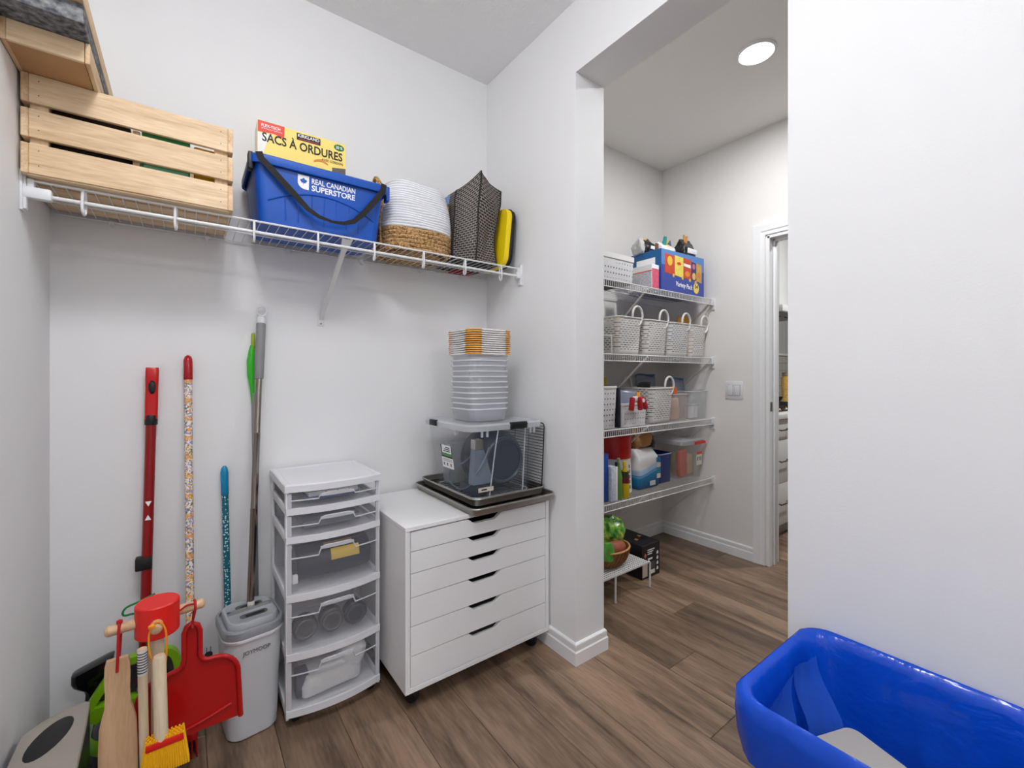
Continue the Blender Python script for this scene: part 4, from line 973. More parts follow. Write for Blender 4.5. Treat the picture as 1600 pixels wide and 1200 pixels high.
# teal dotted stick
m, N, L, b = nodes_mat('teal_dots')
tc = N.new('ShaderNodeTexCoord'); vo = N.new('ShaderNodeTexVoronoi'); vo.inputs['Scale'].default_value = 118; vo.inputs['Randomness'].default_value = .7; L.new(tc.outputs['Object'], vo.inputs['Vector'])
lt = N.new('ShaderNodeMath'); lt.operation = 'LESS_THAN'; lt.inputs[1].default_value = .34; L.new(vo.outputs['Distance'], lt.inputs[0])
mx = N.new('ShaderNodeMix'); mx.data_type = 'RGBA'; L.new(lt.outputs[0], mx.inputs[0]); mx.inputs[6].default_value = lin((8, 104, 124)); mx.inputs[7].default_value = lin((196, 226, 232)); L.new(mx.outputs[2], b.inputs['Base Color']); b.inputs['Roughness'].default_value = .4
tb = thing('hand_broom', 'short teal dotted stick with a bright blue cap behind the mop bucket', 'broom', (.127, 1.915, 0))
A, B = (.1265, 1.915, .04), (.1115, 1.945, .855)
q = G(); q.tube([lean(A, B, f) for f in (0, .88)], .0110, 12); obj('stick', q, 'teal_dots', tb)
q = G(); q.tube([lean(A, B, f) for f in (.868, .87, .97, .99, 1)], [.011, .0122, .0128, .010, .004], 12); obj('cap', q, mat('cap_blue', (16, 138, 186), .25), tb)
q = G(); q.box(.075, .18, 1.90, 1.93, .002, .06, bev=.008); obj('broom_head', q, 'cap_blue', tb)

# ================================================================== portable carpet cleaner
cl = thing('carpet_cleaner', 'portable carpet cleaner with a lime green handle and black nozzle on the floor', 'carpet cleaner', (-.125, 1.79, 0))
mat('lime', (120, 176, 16), .35); mat('cleaner_grey', (66, 68, 72), .35); mat('smoke_clear', (24, 25, 28), .12, opacity=.8)
q = G(); q.loft([(.0, .20, .16, .05), (.015, .215, .18, .06), (.13, .215, .18, .06), (.165, .20, .175, .06), (.19, .16, .13, .05)], -.118, 1.762, 7); obj('body', q, 'cleaner_grey', cl)
q = G(); q.loft([(.12, .218, .183, .06), (.14, .222, .187, .062), (.16, .206, .178, .06)], -.118, 1.762, 7, False, False); obj('body_band', q, 'lime', cl)
q = G(); q.loft([(.16, .09, .10, .03), (.225, .085, .09, .03), (.235, .07, .075, .03)], -.085, 1.80, 6); obj('water_tank', q, mat('tank_grey', (110, 112, 118), .25, opacity=.85), cl)
loop = smoothp([(-.232, 1.765, .200), (-.224, 1.768, .228), (-.180, 1.772, .297), (-.158, 1.774, .318), (-.125, 1.775, .322), (-.06, 1.776, .318), (-.036, 1.776, .306), (-.024, 1.776, .270), (-.022, 1.775, .235)], 4)
q = G(); rg = []
for i, p in enumerate(loop):
    t_ = (loop[min(i + 1, len(loop) - 1)] - loop[max(i - 1, 0)]).normalized(); n_ = Vector((-t_.z, 0, t_.x))
    rg.append([p + n_ * a + Vector((0, b2, 0)) for a, b2 in ((-.010, -.014), (-.012, 0), (-.010, .014), (.010, .014), (.012, 0), (.010, -.014))])
q.rings(rg); obj('handle', q, 'lime', cl)
q = G(); q.prism([(-.240, .192), (-.216, .222), (-.014, .205), (-.014, .176), (-.20, .168)], 1.745, 1.80, 'y'); obj('handle_base', q, 'lime', cl)
q = G(); q.prism([(-.215, .224), (-.165, .295), (-.15, .302), (-.05, .298), (-.035, .29), (-.03, .215)], 1.776, 1.790, 'y'); obj('tank_cover', q, 'smoke_clear', cl)
q = G(); q.box(-.12, -.085, 1.7715, 1.7755, .235, .285, bev=.001); obj('button_panel', q, mat('button_maroon', (66, 16, 22), .4), cl)
for z in (.245, .262): q = G(); q.box(-.110, -.096, 1.7700, 1.772, z, z + .010); obj('button_mark', q, mat('button_lime', (150, 190, 40), .4), cl)
# fan shaped nozzle on its grip
q = G(); rg = []
for z, w, d_, y in ((.165, .016, .016, 0), (.228, .016, .017, 0), (.244, .020, .020, -.003), (.260, .032, .024, -.008), (.276, .041, .027, -.014), (.296, .046, .028, -.020), (.322, .047, .024, -.024), (.325, .042, .016, -.022)):
    rg.append([(-.232 + p[0] + (z - .2) * .05, 1.835 + p[1] + y, z + p[0] * .34 * max(0, (z - .235) / .09)) for p in rrect(2 * w, 2 * d_, .013, 0, 0, 0, 4)])
q.rings(rg); obj('nozzle', q, mat('nozzle_black', (16, 16, 18), .12), cl)
q = G(); q.tube(smoothp([(-.045, 1.84, .12), (.0, 1.865, .09), (.045, 1.885, .11), (.062, 1.895, .17)]), .0045, 7); obj('power_cord', q, 'soft_black', cl)
q = G(); q.tube([(.062, 1.895, .165), (.062, 1.895, .182), (.062, 1.895, .202), (.062, 1.895, .205)], [.006, .012, .012, .009], 10)
for dx in (-.006, .006): q.box(.062 + dx - .0010, .062 + dx + .0010, 1.892, 1.898, .204, .224)
obj('plug', q, 'soft_black', cl)
q = G(); q.tube([(.052 + .017 * math.cos(a), 1.893 + .006 * math.sin(a), .172 + .026 * math.sin(a)) for a in (2 * PI * k / 18 for k in range(18))], .006, 7, closed=True); q.xf(Matrix.Translation((-.02, 0, 0))); obj('cord_coil', q, 'soft_black', cl)

# beige topped appliance in the corner
ap = thing('floor_appliance', 'low appliance with a beige top and black oval panel in the left corner', 'appliance', (-.27, 1.52, 0))
AP = [(-.330, 1.36), (-.20, 1.36), (-.207, 1.55), (-.214, 1.655), (-.224, 1.664), (-.262, 1.655), (-.302, 1.632), (-.330, 1.596)]
q = G(); q.rings([[(u, v, .0) for u, v in AP], [(u, v, .288) for u, v in AP]]); obj('body', q, mat('deep_green', (26, 38, 18), .4), ap, smooth=30)
cxm = Vector((-.265, 1.5)); shr = lambda s: [(cxm.x + (u - cxm.x) * s, cxm.y + (v - cxm.y) * s) for u, v in AP]
q = G(); q.rings([[(u, v, .288) for u, v in shr(1.01)], [(u, v, .296) for u, v in shr(1.01)], [(u, v, .299) for u, v in shr(.97)]]); obj('top', q, mat('beige_plastic', (158, 152, 140), .45), ap, smooth=30)
q = G(); q.lathe([(.001, .3002), (.03, .3002), (.032, .299)], (0, 0, 0), 24, sy=2.3); q.xf(Matrix.Translation((-.272, 1.546, 0)) @ Matrix.Rotation(-.30, 4, 'Z')); obj('oval_panel', q, 'black_plastic', ap)

# ================================================================== toy cleaning stand
HX, HY = -.060, 1.435
ts = thing('toy_stand', 'wooden toy cleaning stand with a red drum head and round pegs', 'stand', (HX, HY, 0))
mat('toy_red', (222, 26, 18), .4)
hb = .538; ht = .618
q = G(); q.lathe([(.043, hb), (.0455, hb + .003), (.0455, ht - .003), (.043, ht)], (HX, HY, 0), 36); obj('head', q, 'toy_red', ts)
q = G(); q.lathe([(.12, 0), (.125, .004), (.125, .018), (.12, .022)], (HX, HY, 0), 40); obj('base', q, 'toy_red', ts)
q = G(); q.tube([(HX, HY, .02), (HX, HY, hb + .005)], .0135, 14); obj('post', q, 'pale_wood', ts)
def peg(name, a, l, z):
    d = Vector((math.cos(a), math.sin(a), 0)); p = Vector((HX, HY, z))
    q = G(); q.tube([p + d * .040, p + d * (l - .006), p + d * (l - .0015), p + d * l], [.0125, .0125, .009, .004], 14); return obj(name, q, 'beech', ts)
pz = .576; pa = math.radians(7)
peg('peg', pa, .100, pz + .002); peg('peg', pa + PI, .100, pz); peg('peg', pa - PI / 2 - .12, .078, pz + .002); peg('peg', pa + PI / 2, .078, pz + .022)
# knotted cords on the pegs, the toys hanging from them
def cord(name, m_, pts, parent, r=.0030): q = G(); q.tube(smoothp(pts), r, 7); return obj(name, q, m_, parent)
mat('cord_red', (178, 8, 20), .7); mat('cord_orange', (232, 138, 20), .7); mat('cord_green', (10, 120, 60), .7); mat('bristle_yellow', (250, 190, 14), .7)
# wooden brush on the left peg
lx, ly = HX - .075 * math.cos(pa), HY - .075 * math.sin(pa)
wb = thing('toy_brush', 'flat wooden toy brush hanging by a red cord from the left peg', 'brush', (lx, ly - .012, .3))
q = G(); out = []
PR = [(.512, .0195), (.500, .0215), (.47, .0220), (.43, .0200), (.40, .0205), (.375, .026), (.355, .029), (.30, .030), (.215, .030), (.205, .026)]
out = [(lx + w + .001 * i, z) for i, (z, w) in enumerate(PR)] + [(lx - w - .0005 * i, z) for i, (z, w) in reversed(list(enumerate(PR)))]
q.prism(out, ly - .020, ly - .008, 'y'); obj('wooden_body', q, 'beech', wb, smooth=30)
q = G()
for i in range(14):
    for j in range(3): x = lx - .022 + i * .0034; z = .222 + j * .022; q.tube([(x, ly - .008, z), (x, ly + .020, z)], .0016, 4)
obj('bristles', q, 'cord_red', wb, kind='stuff')
cord('cord_loop', 'cord_red', [(lx + .004, ly + .013, pz), (lx + .004, ly + .004, pz + .016), (lx + .003, ly - .012, pz + .010), (lx + .002, ly - .019, pz - .02), (lx + .001, ly - .0215, .51), (lx, ly - .0215, .482)], wb)
cord('cord_loop', 'cord_red', [(lx + .004, ly + .013, pz), (lx + .004, ly + .010, pz - .02), (lx + .002, ly - .005, .50)], wb)
q = G(); q.lathe([(.001, -.006), (.006, -.003), (.006, .003), (.001, .006)], (lx + .003, ly - .004, pz + .018), 10); obj('knot', q, 'cord_red', wb)
# broom and mop sticks on the front peg
fd = Vector((math.cos(pa - PI / 2 - .12), math.sin(pa - PI / 2 - .12), 0)); fp = Vector((HX, HY, 0)) + fd * .066
tbm = thing('toy_broom', 'pale wooden toy broom with yellow bristles hanging by an orange cord', 'broom', (fp.x, fp.y, .12))
q = G(); q.tube([(fp.x + .006, fp.y - .010, .515), (fp.x + .006, fp.y - .010, .510), (fp.x + .010, fp.y - .008, .31)], [.011, .0135, .0140], 14); obj('stick', q, 'pale_wood', tbm)
q = G(); q.box(fp.x - .02, fp.x + .055, fp.y - .022, fp.y + .006, .295, .315, bev=.004); obj('broom_head', q, 'toy_red', tbm)
q = G()
for i in range(20):
    for j in range(4): x, y = fp.x - .018 + i * .0037, fp.y - .019 + j * .007; q.tube([(x, y, .318 if (i + j) % 2 else .322), (x + (i - 10) * .0012, y, .235)], .0022, 4)
obj('bristles', q, 'bristle_yellow', tbm, kind='stuff')
cord('cord_loop', 'cord_orange', [(fp.x - .004, fp.y - .008, .50), (fp.x - .012, fp.y - .012, .53), (fp.x - .013, fp.y - .006, .57), (fp.x - .004, fp.y - .004, .592), (fp.x + .008, fp.y - .004, .592), (fp.x + .018, fp.y - .006, .57), (fp.x + .020, fp.y - .010, .53), (fp.x + .018, fp.y - .008, .49)], tbm, .0022)
q = G(); q.lathe([(.001, -.007), (.007, -.003), (.007, .003), (.001, .007)], (fp.x - .008, fp.y - .008, .588), 10); obj('knot', q, 'cord_orange', tbm)
tm2 = thing('toy_mop', 'thin wooden toy mop stick with a silver striped label behind the toy broom', 'mop', (HX - .021, HY - .050, .03))
q = G(); q.tube([(HX - .027, HY - .052, .532), (HX - .021, HY - .050, .14)], .0095, 12); obj('stick', q, 'pale_wood', tm2)
q = G(); q.tube([(HX - .0270, HY - .052, .530), (HX - .0258, HY - .0515, .470)], .0100, 12); obj('striped_label', q, mat('label_silver', (214, 214, 212), .3), tm2)
for k in range(8):
    z = .476 + k * .0065; q = G(); q.tube([(HX - .0265, HY - .0518, z), (HX - .0265, HY - .0518, z + .0022)], .0104, 12); obj('label_stripe', q, 'black_print', tm2)
q = G()
for i in range(18):
    a = 2 * PI * i / 18; q.tube([(HX - .021, HY - .050, .15), (HX - .021 + .02 * math.cos(a), HY - .05 + .02 * math.sin(a), .12), (HX - .021 + .028 * math.cos(a), HY - .05 + .028 * math.sin(a), .03)], .004, 5)
obj('mop_strings', q, 'cloth_white', tm2, kind='stuff')
# green cord on the far peg with its duster
bd = Vector((math.cos(pa + PI / 2), math.sin(pa + PI / 2), 0)); bp_ = Vector((HX, HY, pz + .022)) + bd * .066
tdz = thing('toy_duster', 'toy duster hanging by a green cord from the far peg', 'duster', (bp_.x - .03, bp_.y, .2))
cord('cord_loop', 'cord_green', [(bp_.x, bp_.y, bp_.z + .014), (bp_.x - .03, bp_.y - .002, bp_.z + .004), (bp_.x - .058, bp_.y - .004, bp_.z - .004), (bp_.x - .062, bp_.y - .004, bp_.z - .022), (bp_.x - .03, bp_.y + .006, bp_.z - .04), (bp_.x - .012, bp_.y + .02, .44)], tdz, .0026)
q = G(); q.tube([(bp_.x - .012, bp_.y + .02, .45), (bp_.x - .012, bp_.y + .02, .22)], .010, 10); obj('stick', q, 'pale_wood', tdz)
q = G(); q.lathe([(.004, .12), (.03, .14), (.035, .18), (.02, .23), (.006, .25)], (bp_.x - .012, bp_.y + .02, 0), 14); obj('duster_head', q, 'cord_green', tdz)
# red dustpan on the right peg
rx, ry = HX + .076 * math.cos(pa), HY + .076 * math.sin(pa)
dp = thing('toy_dustpan', 'bright red dustpan with a tall handle hanging from the right peg', 'dustpan', (.01, ry - .01, .26))
def pan_out(i): # outline of the pan, inset i
    x0, x1, z0, z1 = -.102 + i, .116 - i, .232, .420 - i
    r = .058; o2 = [(x1 + .006, z0), (x1, z1 - r)]
    for k in range(1, 8): a = PI / 2 * k / 8; o2.append((x1 - r + r * math.cos(a), z1 - r + r * math.sin(a)))
    if i == 0: o2 += [(.045, z1), (.034, z1 + .006), (.0285, z1 + .018), (.0285, .505), (.023, .522), (.010, .530), (.000, .524), (-.006, .508), (-.006, z1 + .018), (-.010, z1 + .004), (-.018, z1 - .004)]
    else: o2 += [(.012, z1)]
    for k in range(0, 8): a = PI / 2 + PI / 2 * k / 8; o2.append((x0 + r * .9 + r * .9 * math.cos(a), z1 - .012 - r * .9 + r * .9 * math.sin(a)))
    o2 += [(x0 - .004, z0)]
    return o2
py = HY + .020
q = G(); q.prism(pan_out(0), py, py + .008, 'y'); obj('pan', q, 'red_gloss', dp, smooth=40)
po, pi_ = pan_out(0), None
rim = [(x, z) for x, z in pan_out(0)]
q = G(); q.tube([(x, py - .004, z) for x, z in rim], .0065, 8); obj('raised_rim', q, 'red_gloss', dp, smooth=50)
q = G(); q.tube(smoothp([(-.05, py - .002, .240), (.03, py - .002, .256), (.10, py - .002, .276)]), .004, 6); obj('moulded_line', q, 'red_gloss', dp)
cord('cord_loop', 'cord_red', [(.012, py - .012, .520), (.012, py - .010, .535), (rx + .002, ry - .014, pz - .005), (rx + .002, ry - .006, pz + .014), (rx, ry + .010, pz + .012), (rx, ry + .014, pz - .01), (.013, py + .012, .53)], dp)
cord('cord_end', 'cord_red', [(rx, ry - .012, pz + .012), (rx - .016, ry - .016, pz + .014), (rx - .03, ry - .018, pz + .006)], dp, .0024)
# ================================================================== blue recycling bin with a blue bag
mat('tub_blue', (10, 62, 190), .35); mat('film_sheer', (70, 120, 230), .12, opacity=.42)
m, N, L, b = nodes_mat('film_blue')
b.inputs['Base Color'].default_value = lin((14, 88, 222)); b.inputs['Roughness'].default_value = .14; b.inputs['Specular IOR Level'].default_value = .6
tc = N.new('ShaderNodeTexCoord'); nz = N.new('ShaderNodeTexNoise'); nz.inputs['Scale'].default_value = 7; nz.inputs['Detail'].default_value = 5; nz.inputs['Distortion'].default_value = .35; L.new(tc.outputs['Object'], nz.inputs[0])
bp = N.new('ShaderNodeBump'); bp.inputs['Strength'].default_value = .6; bp.inputs['Distance'].default_value = .02; L.new(nz.outputs[0], bp.inputs['Height']); L.new(bp.outputs[0], b.inputs['Normal'])
tr = N.new('ShaderNodeBsdfTranslucent'); tr.inputs[0].default_value = lin((60, 120, 240)); mxs = N.new('ShaderNodeMixShader'); mxs.inputs[0].default_value = .3
L.new(b.outputs[0], mxs.inputs[1]); L.new(tr.outputs[0], mxs.inputs[2]); L.new(mxs.outputs[0], N['Material Output'].inputs['Surface'])
RX0, RX1, RY0, RY1, RZ = .888, 1.268, -.06, .442, .552
rcx, rcy, rw_, rd_ = (RX0 + RX1) / 2, (RY0 + RY1) / 2, RX1 - RX0, RY1 - RY0
rc = thing('recycling_bin', 'blue recycling bin lined with a blue bag against the right wall', 'bin', (rcx, rcy, 0))
def rsec(z, i=0.0): f = z / RZ; return (z, rw_ - .10 + .10 * f - 2 * i, rd_ - .10 + .10 * f - 2 * i, .055)
q = G(); q.loft([rsec(0), rsec(.004), rsec(.3), rsec(RZ - .004), rsec(RZ - .004, .004), rsec(.3, .004), rsec(.006, .004)], rcx, rcy, 8); obj('tub', q, 'tub_blue', rc)
# bag: inner film, fold over the rim, loose skirt outside
q = G(); rings = []
prof = [(.06, .020, 1.0), (.20, .016, 1.0), (.36, .013, .8), (.48, .010, .6), (RZ - .015, .008, .3), (RZ + .004, .004, .15), (RZ + .010, -.004, .1), (RZ + .002, -.013, .2), (RZ - .03, -.016, .5), (RZ - .075, -.015, 1.0), (RZ - .12, -.012, 1.3)]
for zi, (z, ins_, amp) in enumerate(prof):
    s = rsec(z, ins_); pts = []
    base = rrect(s[1], s[2], .055 if ins_ < 0 else .06, z, rcx, rcy, 10)
    P = []
    for i in range(len(base)):      # subdivide the straight sides so that folds can show
        a, c = Vector(base[i]), Vector(base[(i + 1) % len(base)])
        k = max(1, int((c - a).length / .03))
        P += [(a, c, j / k) for j in range(k)]
    rings.append((P, amp, z, ins_))
kmax = max(len(r[0]) for r in rings)
final = []
for P, amp, z, ins_ in rings:
    r = []
    Lp = [a.lerp(c, t) for a, c, t in P]
    # resample to equal count by arc length
    ln = [0]
    for i in range(len(Lp)): ln.append(ln[-1] + (Lp[(i + 1) % len(Lp)] - Lp[i]).length)
    for k in range(120):
        d = ln[-1] * k / 120; i = max(j for j in range(len(Lp)) if ln[j] <= d + 1e-9); f = (d - ln[i]) / max(1e-9, ln[i + 1] - ln[i])
        p = Lp[i].lerp(Lp[(i + 1) % len(Lp)], f)
        c = Vector((rcx, rcy, p.z)); n_ = (p - c); n_.z = 0; n_.normalize()
        wv = amp * (.009 * noise.noise(Vector((k * .35, z * 7, 1))) + .009 * noise.noise(Vector((k * .9, z * 3, 5))))
        if ins_ > 0: wv = -abs(wv) * 1.6
        else: wv = abs(wv) * .9
        if p.x + n_.x * wv > XW - .004 and ins_ < 0: wv = 0
        r.append(p + n_ * wv + Vector((0, 0, .003 * amp * noise.noise(Vector((k * .5, 3, z))) if ins_ < 0 else 0)))
    final.append(r)
for r in final:
    for p in r: p.x = min(p.x, XW - .003)
q.rings(final, True, True, False); obj('bag_liner', q, 'film_blue', rc, smooth=70)
# loose pleats of film across the inner corner
def pleat(pts4): 
    q = G(); a, b2, c, d = [Vector(p) for p in pts4]
    q.grid(lambda u, v: a.lerp(b2, u).lerp(d.lerp(c, u), v) + Vector((.008 * math.sin(u * 7 + v * 3), .008 * math.sin(v * 6), .006 * noise.noise(Vector((u * 4, v * 4, 1))))), 10, 10); return q
obj('bag_pleat', pleat([(.915, .395, .53), (1.09, .414, .525), (1.05, .392, .36), (.96, .385, .36)]), 'film_sheer', rc, smooth=70)
obj('bag_pleat', pleat([(1.10, .415, .535), (1.19, .405, .53), (1.205, .35, .36), (1.10, .39, .36)]), 'film_sheer', rc, smooth=70)
q = G(); q.loft([(.30, .12, .16, .02), (.452, .125, .165, .02), (.454, .115, .155, .018)], 1.04, .262, 5); q.xf(R(-.35, 'Z', (1.04, .262, 0)))
solo('cardboard_packet', q, mat('packet_grey', (176, 172, 164), .6), 'grey beige carton lying inside the blue recycling bin', 'carton', (1.055, .245, .30))
q = G(); q.box(.985, 1.17, .06, .35, .0615, .299, bev=.02); solo('waste_carton', q, mat('packet_brown', (140, 112, 84), .7), 'brown carton at the bottom of the recycling bin', 'carton', (1.08, .22, .0615))
# ================================================================== pantry wire shelves
PS = [1.712, 1.309, .894, .491]; PF = 1.598
NM = ['top', 'second', 'third', 'lowest']
for zt, nm in zip(PS, NM):
    t = wire_shelf(nm + ' white wire shelf of the pantry' if nm != 'second' else 'second highest white wire shelf of the pantry', XW2 + .006, XP - .006, YP, PF, zt, True, False)
    q = G(); q.tube([(XW2 + .006, PF, zt - .040), (XP - .006, PF, zt - .040)], .0032, 8); obj('lip_rail', q, 'white_metal', t)
    q = G()
    n = int((XP - XW2 - .02) / .0165)
    for i in range(n + 1):
        x = XW2 + .01 + i * (XP - XW2 - .02) / n; q.tube([(x, PF - .001, zt - .002), (x, PF - .001, zt - .040)], .0021, 5)
    obj('lip_wires', q, 'white_metal', t, kind='stuff')
    q = G(); q.box(XP - .007, XP, PF - .012, PF + .012, zt - .075, zt + .008, bev=.002); q.box(XP - .03, XP - .006, PF - .007, PF + .007, zt - .046, zt + .004, bev=.003); obj('end_bracket', q, 'white_plastic', t)
    for x in (2.194, XP - .012):
        a, c = Vector((x, YP - .004, zt - .35)), Vector((x, PF + .012, zt - .012)); d = (c - a).normalized(); w = Vector((1, 0, 0)); n_ = d.cross(w)
        q = G(); q.rings([[p + w * u + n_ * v for u, v in ((-.0045, -.002), (-.0045, .008), (.0045, .008), (.0045, -.002))] for p in (a, c)]); q.box(x - .008, x + .008, YP - .004, YP, zt - .378, zt - .335); obj('support_strut', q, 'white_metal', t)

holes_mat('pierced_white', (228, 228, 230), .023, .030, .30, .26, .016, 9, stagger=False)
holes_mat('woven_slots', (226, 224, 222), .030, .0125, .62, .30, .026, .215, stagger=True)
mat('basket_white', (228, 227, 225), .45)
# ------------------------------------------------------------------ top shelf
Z = PS[0] + .0005
def pierced(label, cx, cy, z, w, d, h, rim=.012):
    t = thing('storage_bin', label, 'bin', (cx, cy, z), 0, 'white pierced plastic bins')
    q = G(); q.loft([(0, w * .94, d * .94, .018), (.003, w * .95, d * .95, .02), (h, w, d, .022)], 0, 0, 5, True, False); obj('walls', q, 'pierced_white', t, local=True)
    q = G(); q.loft([(.0, w * .935, d * .935, .018), (.004, w * .945, d * .945, .019)], 0, 0, 5); obj('base', q, 'basket_white', t, local=True)
    q = G(); q.loft([(h - rim, w + .001, d + .001, .023), (h - rim + .001, w + .006, d + .006, .025), (h, w + .006, d + .006, .025), (h + .001, w - .001, d - .001, .022)], 0, 0, 5, False, False); obj('rim', q, 'basket_white', t, local=True)
    return t
pierced('wide white pierced bin at the left of the top pantry shelf', 1.935, 1.735, Z, .30, .24, .155, .03)
pb = thing('pink_packet', 'white and pink packet between the pierced bin and the variety box', 'packet', (2.285, 1.70, Z))
mat('packet_print', (196, 198, 204), .5, var=(90, .25)); mat('packet_pink', (232, 92, 122), .5, var=(60, .2))
q = G(); q.box(2.252, 2.322, 1.622, 1.80, Z, Z + .150, bev=.001, seg=1); obj('carton', q, 'white_print', pb, smooth=0)
q = G(); q.box(2.2512, 2.252, 1.624, 1.80, Z + .002, Z + .108); obj('printed_side', q, 'packet_print', pb, smooth=0)
q = G(); q.box(2.251, 2.2521, 1.622, 1.80, Z + .108, Z + .114); obj('red_line', q, 'print_red', pb, smooth=0)
q = G(); q.box(2.254, 2.320, 1.6214, 1.622, Z + .002, Z + .125); obj('pink_front', q, 'packet_pink', pb, smooth=0)
# variety box
vb = thing('snack_box', 'large blue snack variety box at the right of the top pantry shelf', 'box', (2.58, 1.74, Z), math.radians(-2))
mat('box_blue', (62, 78, 164), .45); mat('box_sky', (88, 134, 200), .45); mat('box_teal', (16, 92, 150), .45)
wv, dv, hv = .455, .25, .262
q = G(); q.box(-wv / 2, wv / 2, -dv / 2, dv / 2, 0, hv, bev=.001, seg=1); obj('carton', q, 'box_blue', vb, local=True, smooth=0)
f = -dv / 2
def fl(name, x0, x1, z0, z1, m_, e=.0004): q = G(); q.box(x0, x1, f - e, f, z0, z1); return obj(name, q, m_, vb, local=True, smooth=0)
fl('sky_band', -wv / 2 + .001, wv / 2 - .001, .165, hv - .001, 'box_sky')
def tiltq(name, x0, x1, z0, z1, m_, e=.0009, dz=-.016): q = G(); q.prism([(x0, z0), (x1, z0 + dz), (x1, z1 + dz * .6), (x0, z1)], f, f - e, 'y'); return obj(name, q, m_, vb, local=True, smooth=0)
BAGS = [(-.192, -.095, .118, .238, (206, 72, 40)), (-.093, -.004, .112, .238, (246, 216, 90)), (-.002, .082, .108, .236, (200, 70, 30)), (.084, .136, .104, .222, (60, 48, 92)), (.140, .200, .100, .218, (206, 160, 70))]
for i, (x0_, x1_, z0_, z1_, c) in enumerate(BAGS):
    tiltq('printed_packet', x0_, x1_, z0_, z1_, mat('packet_col_%d' % i, c, .45, var=(50, .12)), dz=-.008)
def disc(name, x, z, rx_, rz_, m_, e=.0014): q = G(); q.prism([(x + rx_ * math.cos(2 * PI * k / 20), z + rz_ * math.sin(2 * PI * k / 20)) for k in range(20)], f, f - e, 'y'); return obj(name, q, m_, vb, local=True, smooth=0)
disc('packet_emblem', -.143, .195, .026, .030, 'label_yellow'); disc('packet_emblem', -.048, .190, .022, .010, 'print_red'); tiltq('packet_emblem', .002, .076, .182, .200, 'white_print', .0014, -.006)
disc('packet_emblem', .040, .135, .026, .018, 'print_orange'); disc('packet_emblem', .112, .128, .020, .024, mat('chip_tan', (232, 190, 110), .6)); disc('packet_emblem', .168, .14, .018, .02, mat('chip_orange', (222, 130, 60), .6)); disc('packet_emblem', .110, .192, .016, .018, mat('pink_star', (200, 110, 150), .5))
for x, z in ((-.106, .108), (-.012, .102), (.068, .097), (.132, .092)): disc('calorie_dot', x, z, .010, .011, 'label_yellow')
text('title_lettering', 'Variety Pack', 'white_print', vb, (-.085, f - .0006, .036), (1, 0, -.05), (.12, 0, 1), .180, .040, bold=.012)
disc('count_badge', .138, .052, .030, .036, mat('badge_yellow', (246, 220, 110), .5)); 
text('count_lettering', '54', 'black_print', vb, (.122, f - .0016, .050), (1, 0, 0), (0, 0, 1), .032, .026, bold=.02)
q = G(); q.box(-wv / 2 - .0005, -wv / 2, -dv / 2 + .001, dv / 2, .14, hv - .001); obj('teal_side', q, 'box_teal', vb, local=True, smooth=0)
q = G(); q.box(-wv / 2 - .001, -wv / 2, -dv / 2 + .045, dv / 2 - .06, .05, .215); obj('side_window', q, 'white_print', vb, local=True, smooth=0)
# pouches and clips on the box
def pouch(name, label, c, w, d, h, m_, seed, top=.35, rot=0, group=None, cat='bag'):
    t = thing(name, label, cat, c, rot, group)
    q = G(); q.loft([(0, w * .8, d * .8, .02), (h * .06, w * .96, d * .96, .03), (h * .3, w, d, .035), (h * .55, w * .96, d * .85, .03), (h * .75, w * .9, d * .45, .015), (h * .9, w * .86, d * .16, .008), (h, w * .84, .004, .001)], 0, 0, 5)
    bmesh.ops.subdivide_edges(q.bm, edges=list(q.bm.edges), cuts=2, use_grid_fill=True); q.bump(.012 * min(1, h / .12), 24, seed); q.bump(.006, 60, seed + 3)
    mn = min(v.co.z for v in q.bm.verts)
    for v in q.bm.verts: v.co.z -= mn
    obj('pouch', q, m_, t, local=True, smooth=60); return t
mat('foil_black', (20, 19, 20), .3); mat('foil_silver', (190, 190, 188), .5); mat('clip_wood', (206, 150, 84), .6); mat('clip_orange', (236, 166, 66), .5); mat('clip_teal', (26, 140, 140), .4); mat('film_white', (226, 226, 224), .4, var=(40, .12))
bt_ = Z + hv + .0005
p1 = pouch('coffee_bag', 'black and silver bag with an orange clip on the left of the snack box', (2.415, 1.79, bt_), .13, .12, .10, 'foil_black', 4)
q = G(); q.loft([(.0, .03, .07, .012), (.02, .045, .09, .02), (.06, .045, .085, .02), (.085, .03, .06, .014), (.095, .012, .04, .005)], -.068, .0, 5); bmesh.ops.subdivide_edges(q.bm, edges=list(q.bm.edges), cuts=2, use_grid_fill=True); q.bump(.016, 22, 2); q.bump(.008, 60, 6); obj('silver_fold', q, 'foil_silver', p1, local=True)
q = G(); q.box(-.055, .045, -.006, .006, .094, .106, bev=.003); obj('clip', q, 'clip_orange', p1, local=True)
q = G(); q.box(-.03, .01, -.068, -.062, .025, .045, bev=.001); q.bump(.004, 60); obj('printed_mark', q, 'white_print', p1, local=True)
q = G(); q.box(.02, .05, -.066, -.060, .03, .07, bev=.001); q.bump(.004, 60); obj('brown_print', q, mat('print_brown', (110, 66, 36), .5), p1, local=True)
p2 = pouch('snack_bag', 'white bag with a teal clip on the middle of the snack box', (2.56, 1.75, bt_), .15, .11, .09, 'film_white', 7)
q = G(); q.rings([[(x * s, -.01, z), (x * s + .03 * s, -.012, z), (x * s + .03 * s, .004, z), (x * s, .004, z)] for x, z, s in ((-.04, .06, 1), (-.02, .09, .9), (-.005, .12, .7), (.0, .14, .5))]); obj('clip', q, 'clip_teal', p2, local=True)
q = G(); q.prism([(-.005, .055), (.055, .05), (.045, .105), (.02, .12)], -.02, -.008, 'y'); q.bump(.006, 40); obj('label_flap', q, 'label_yellow', p2, local=True)
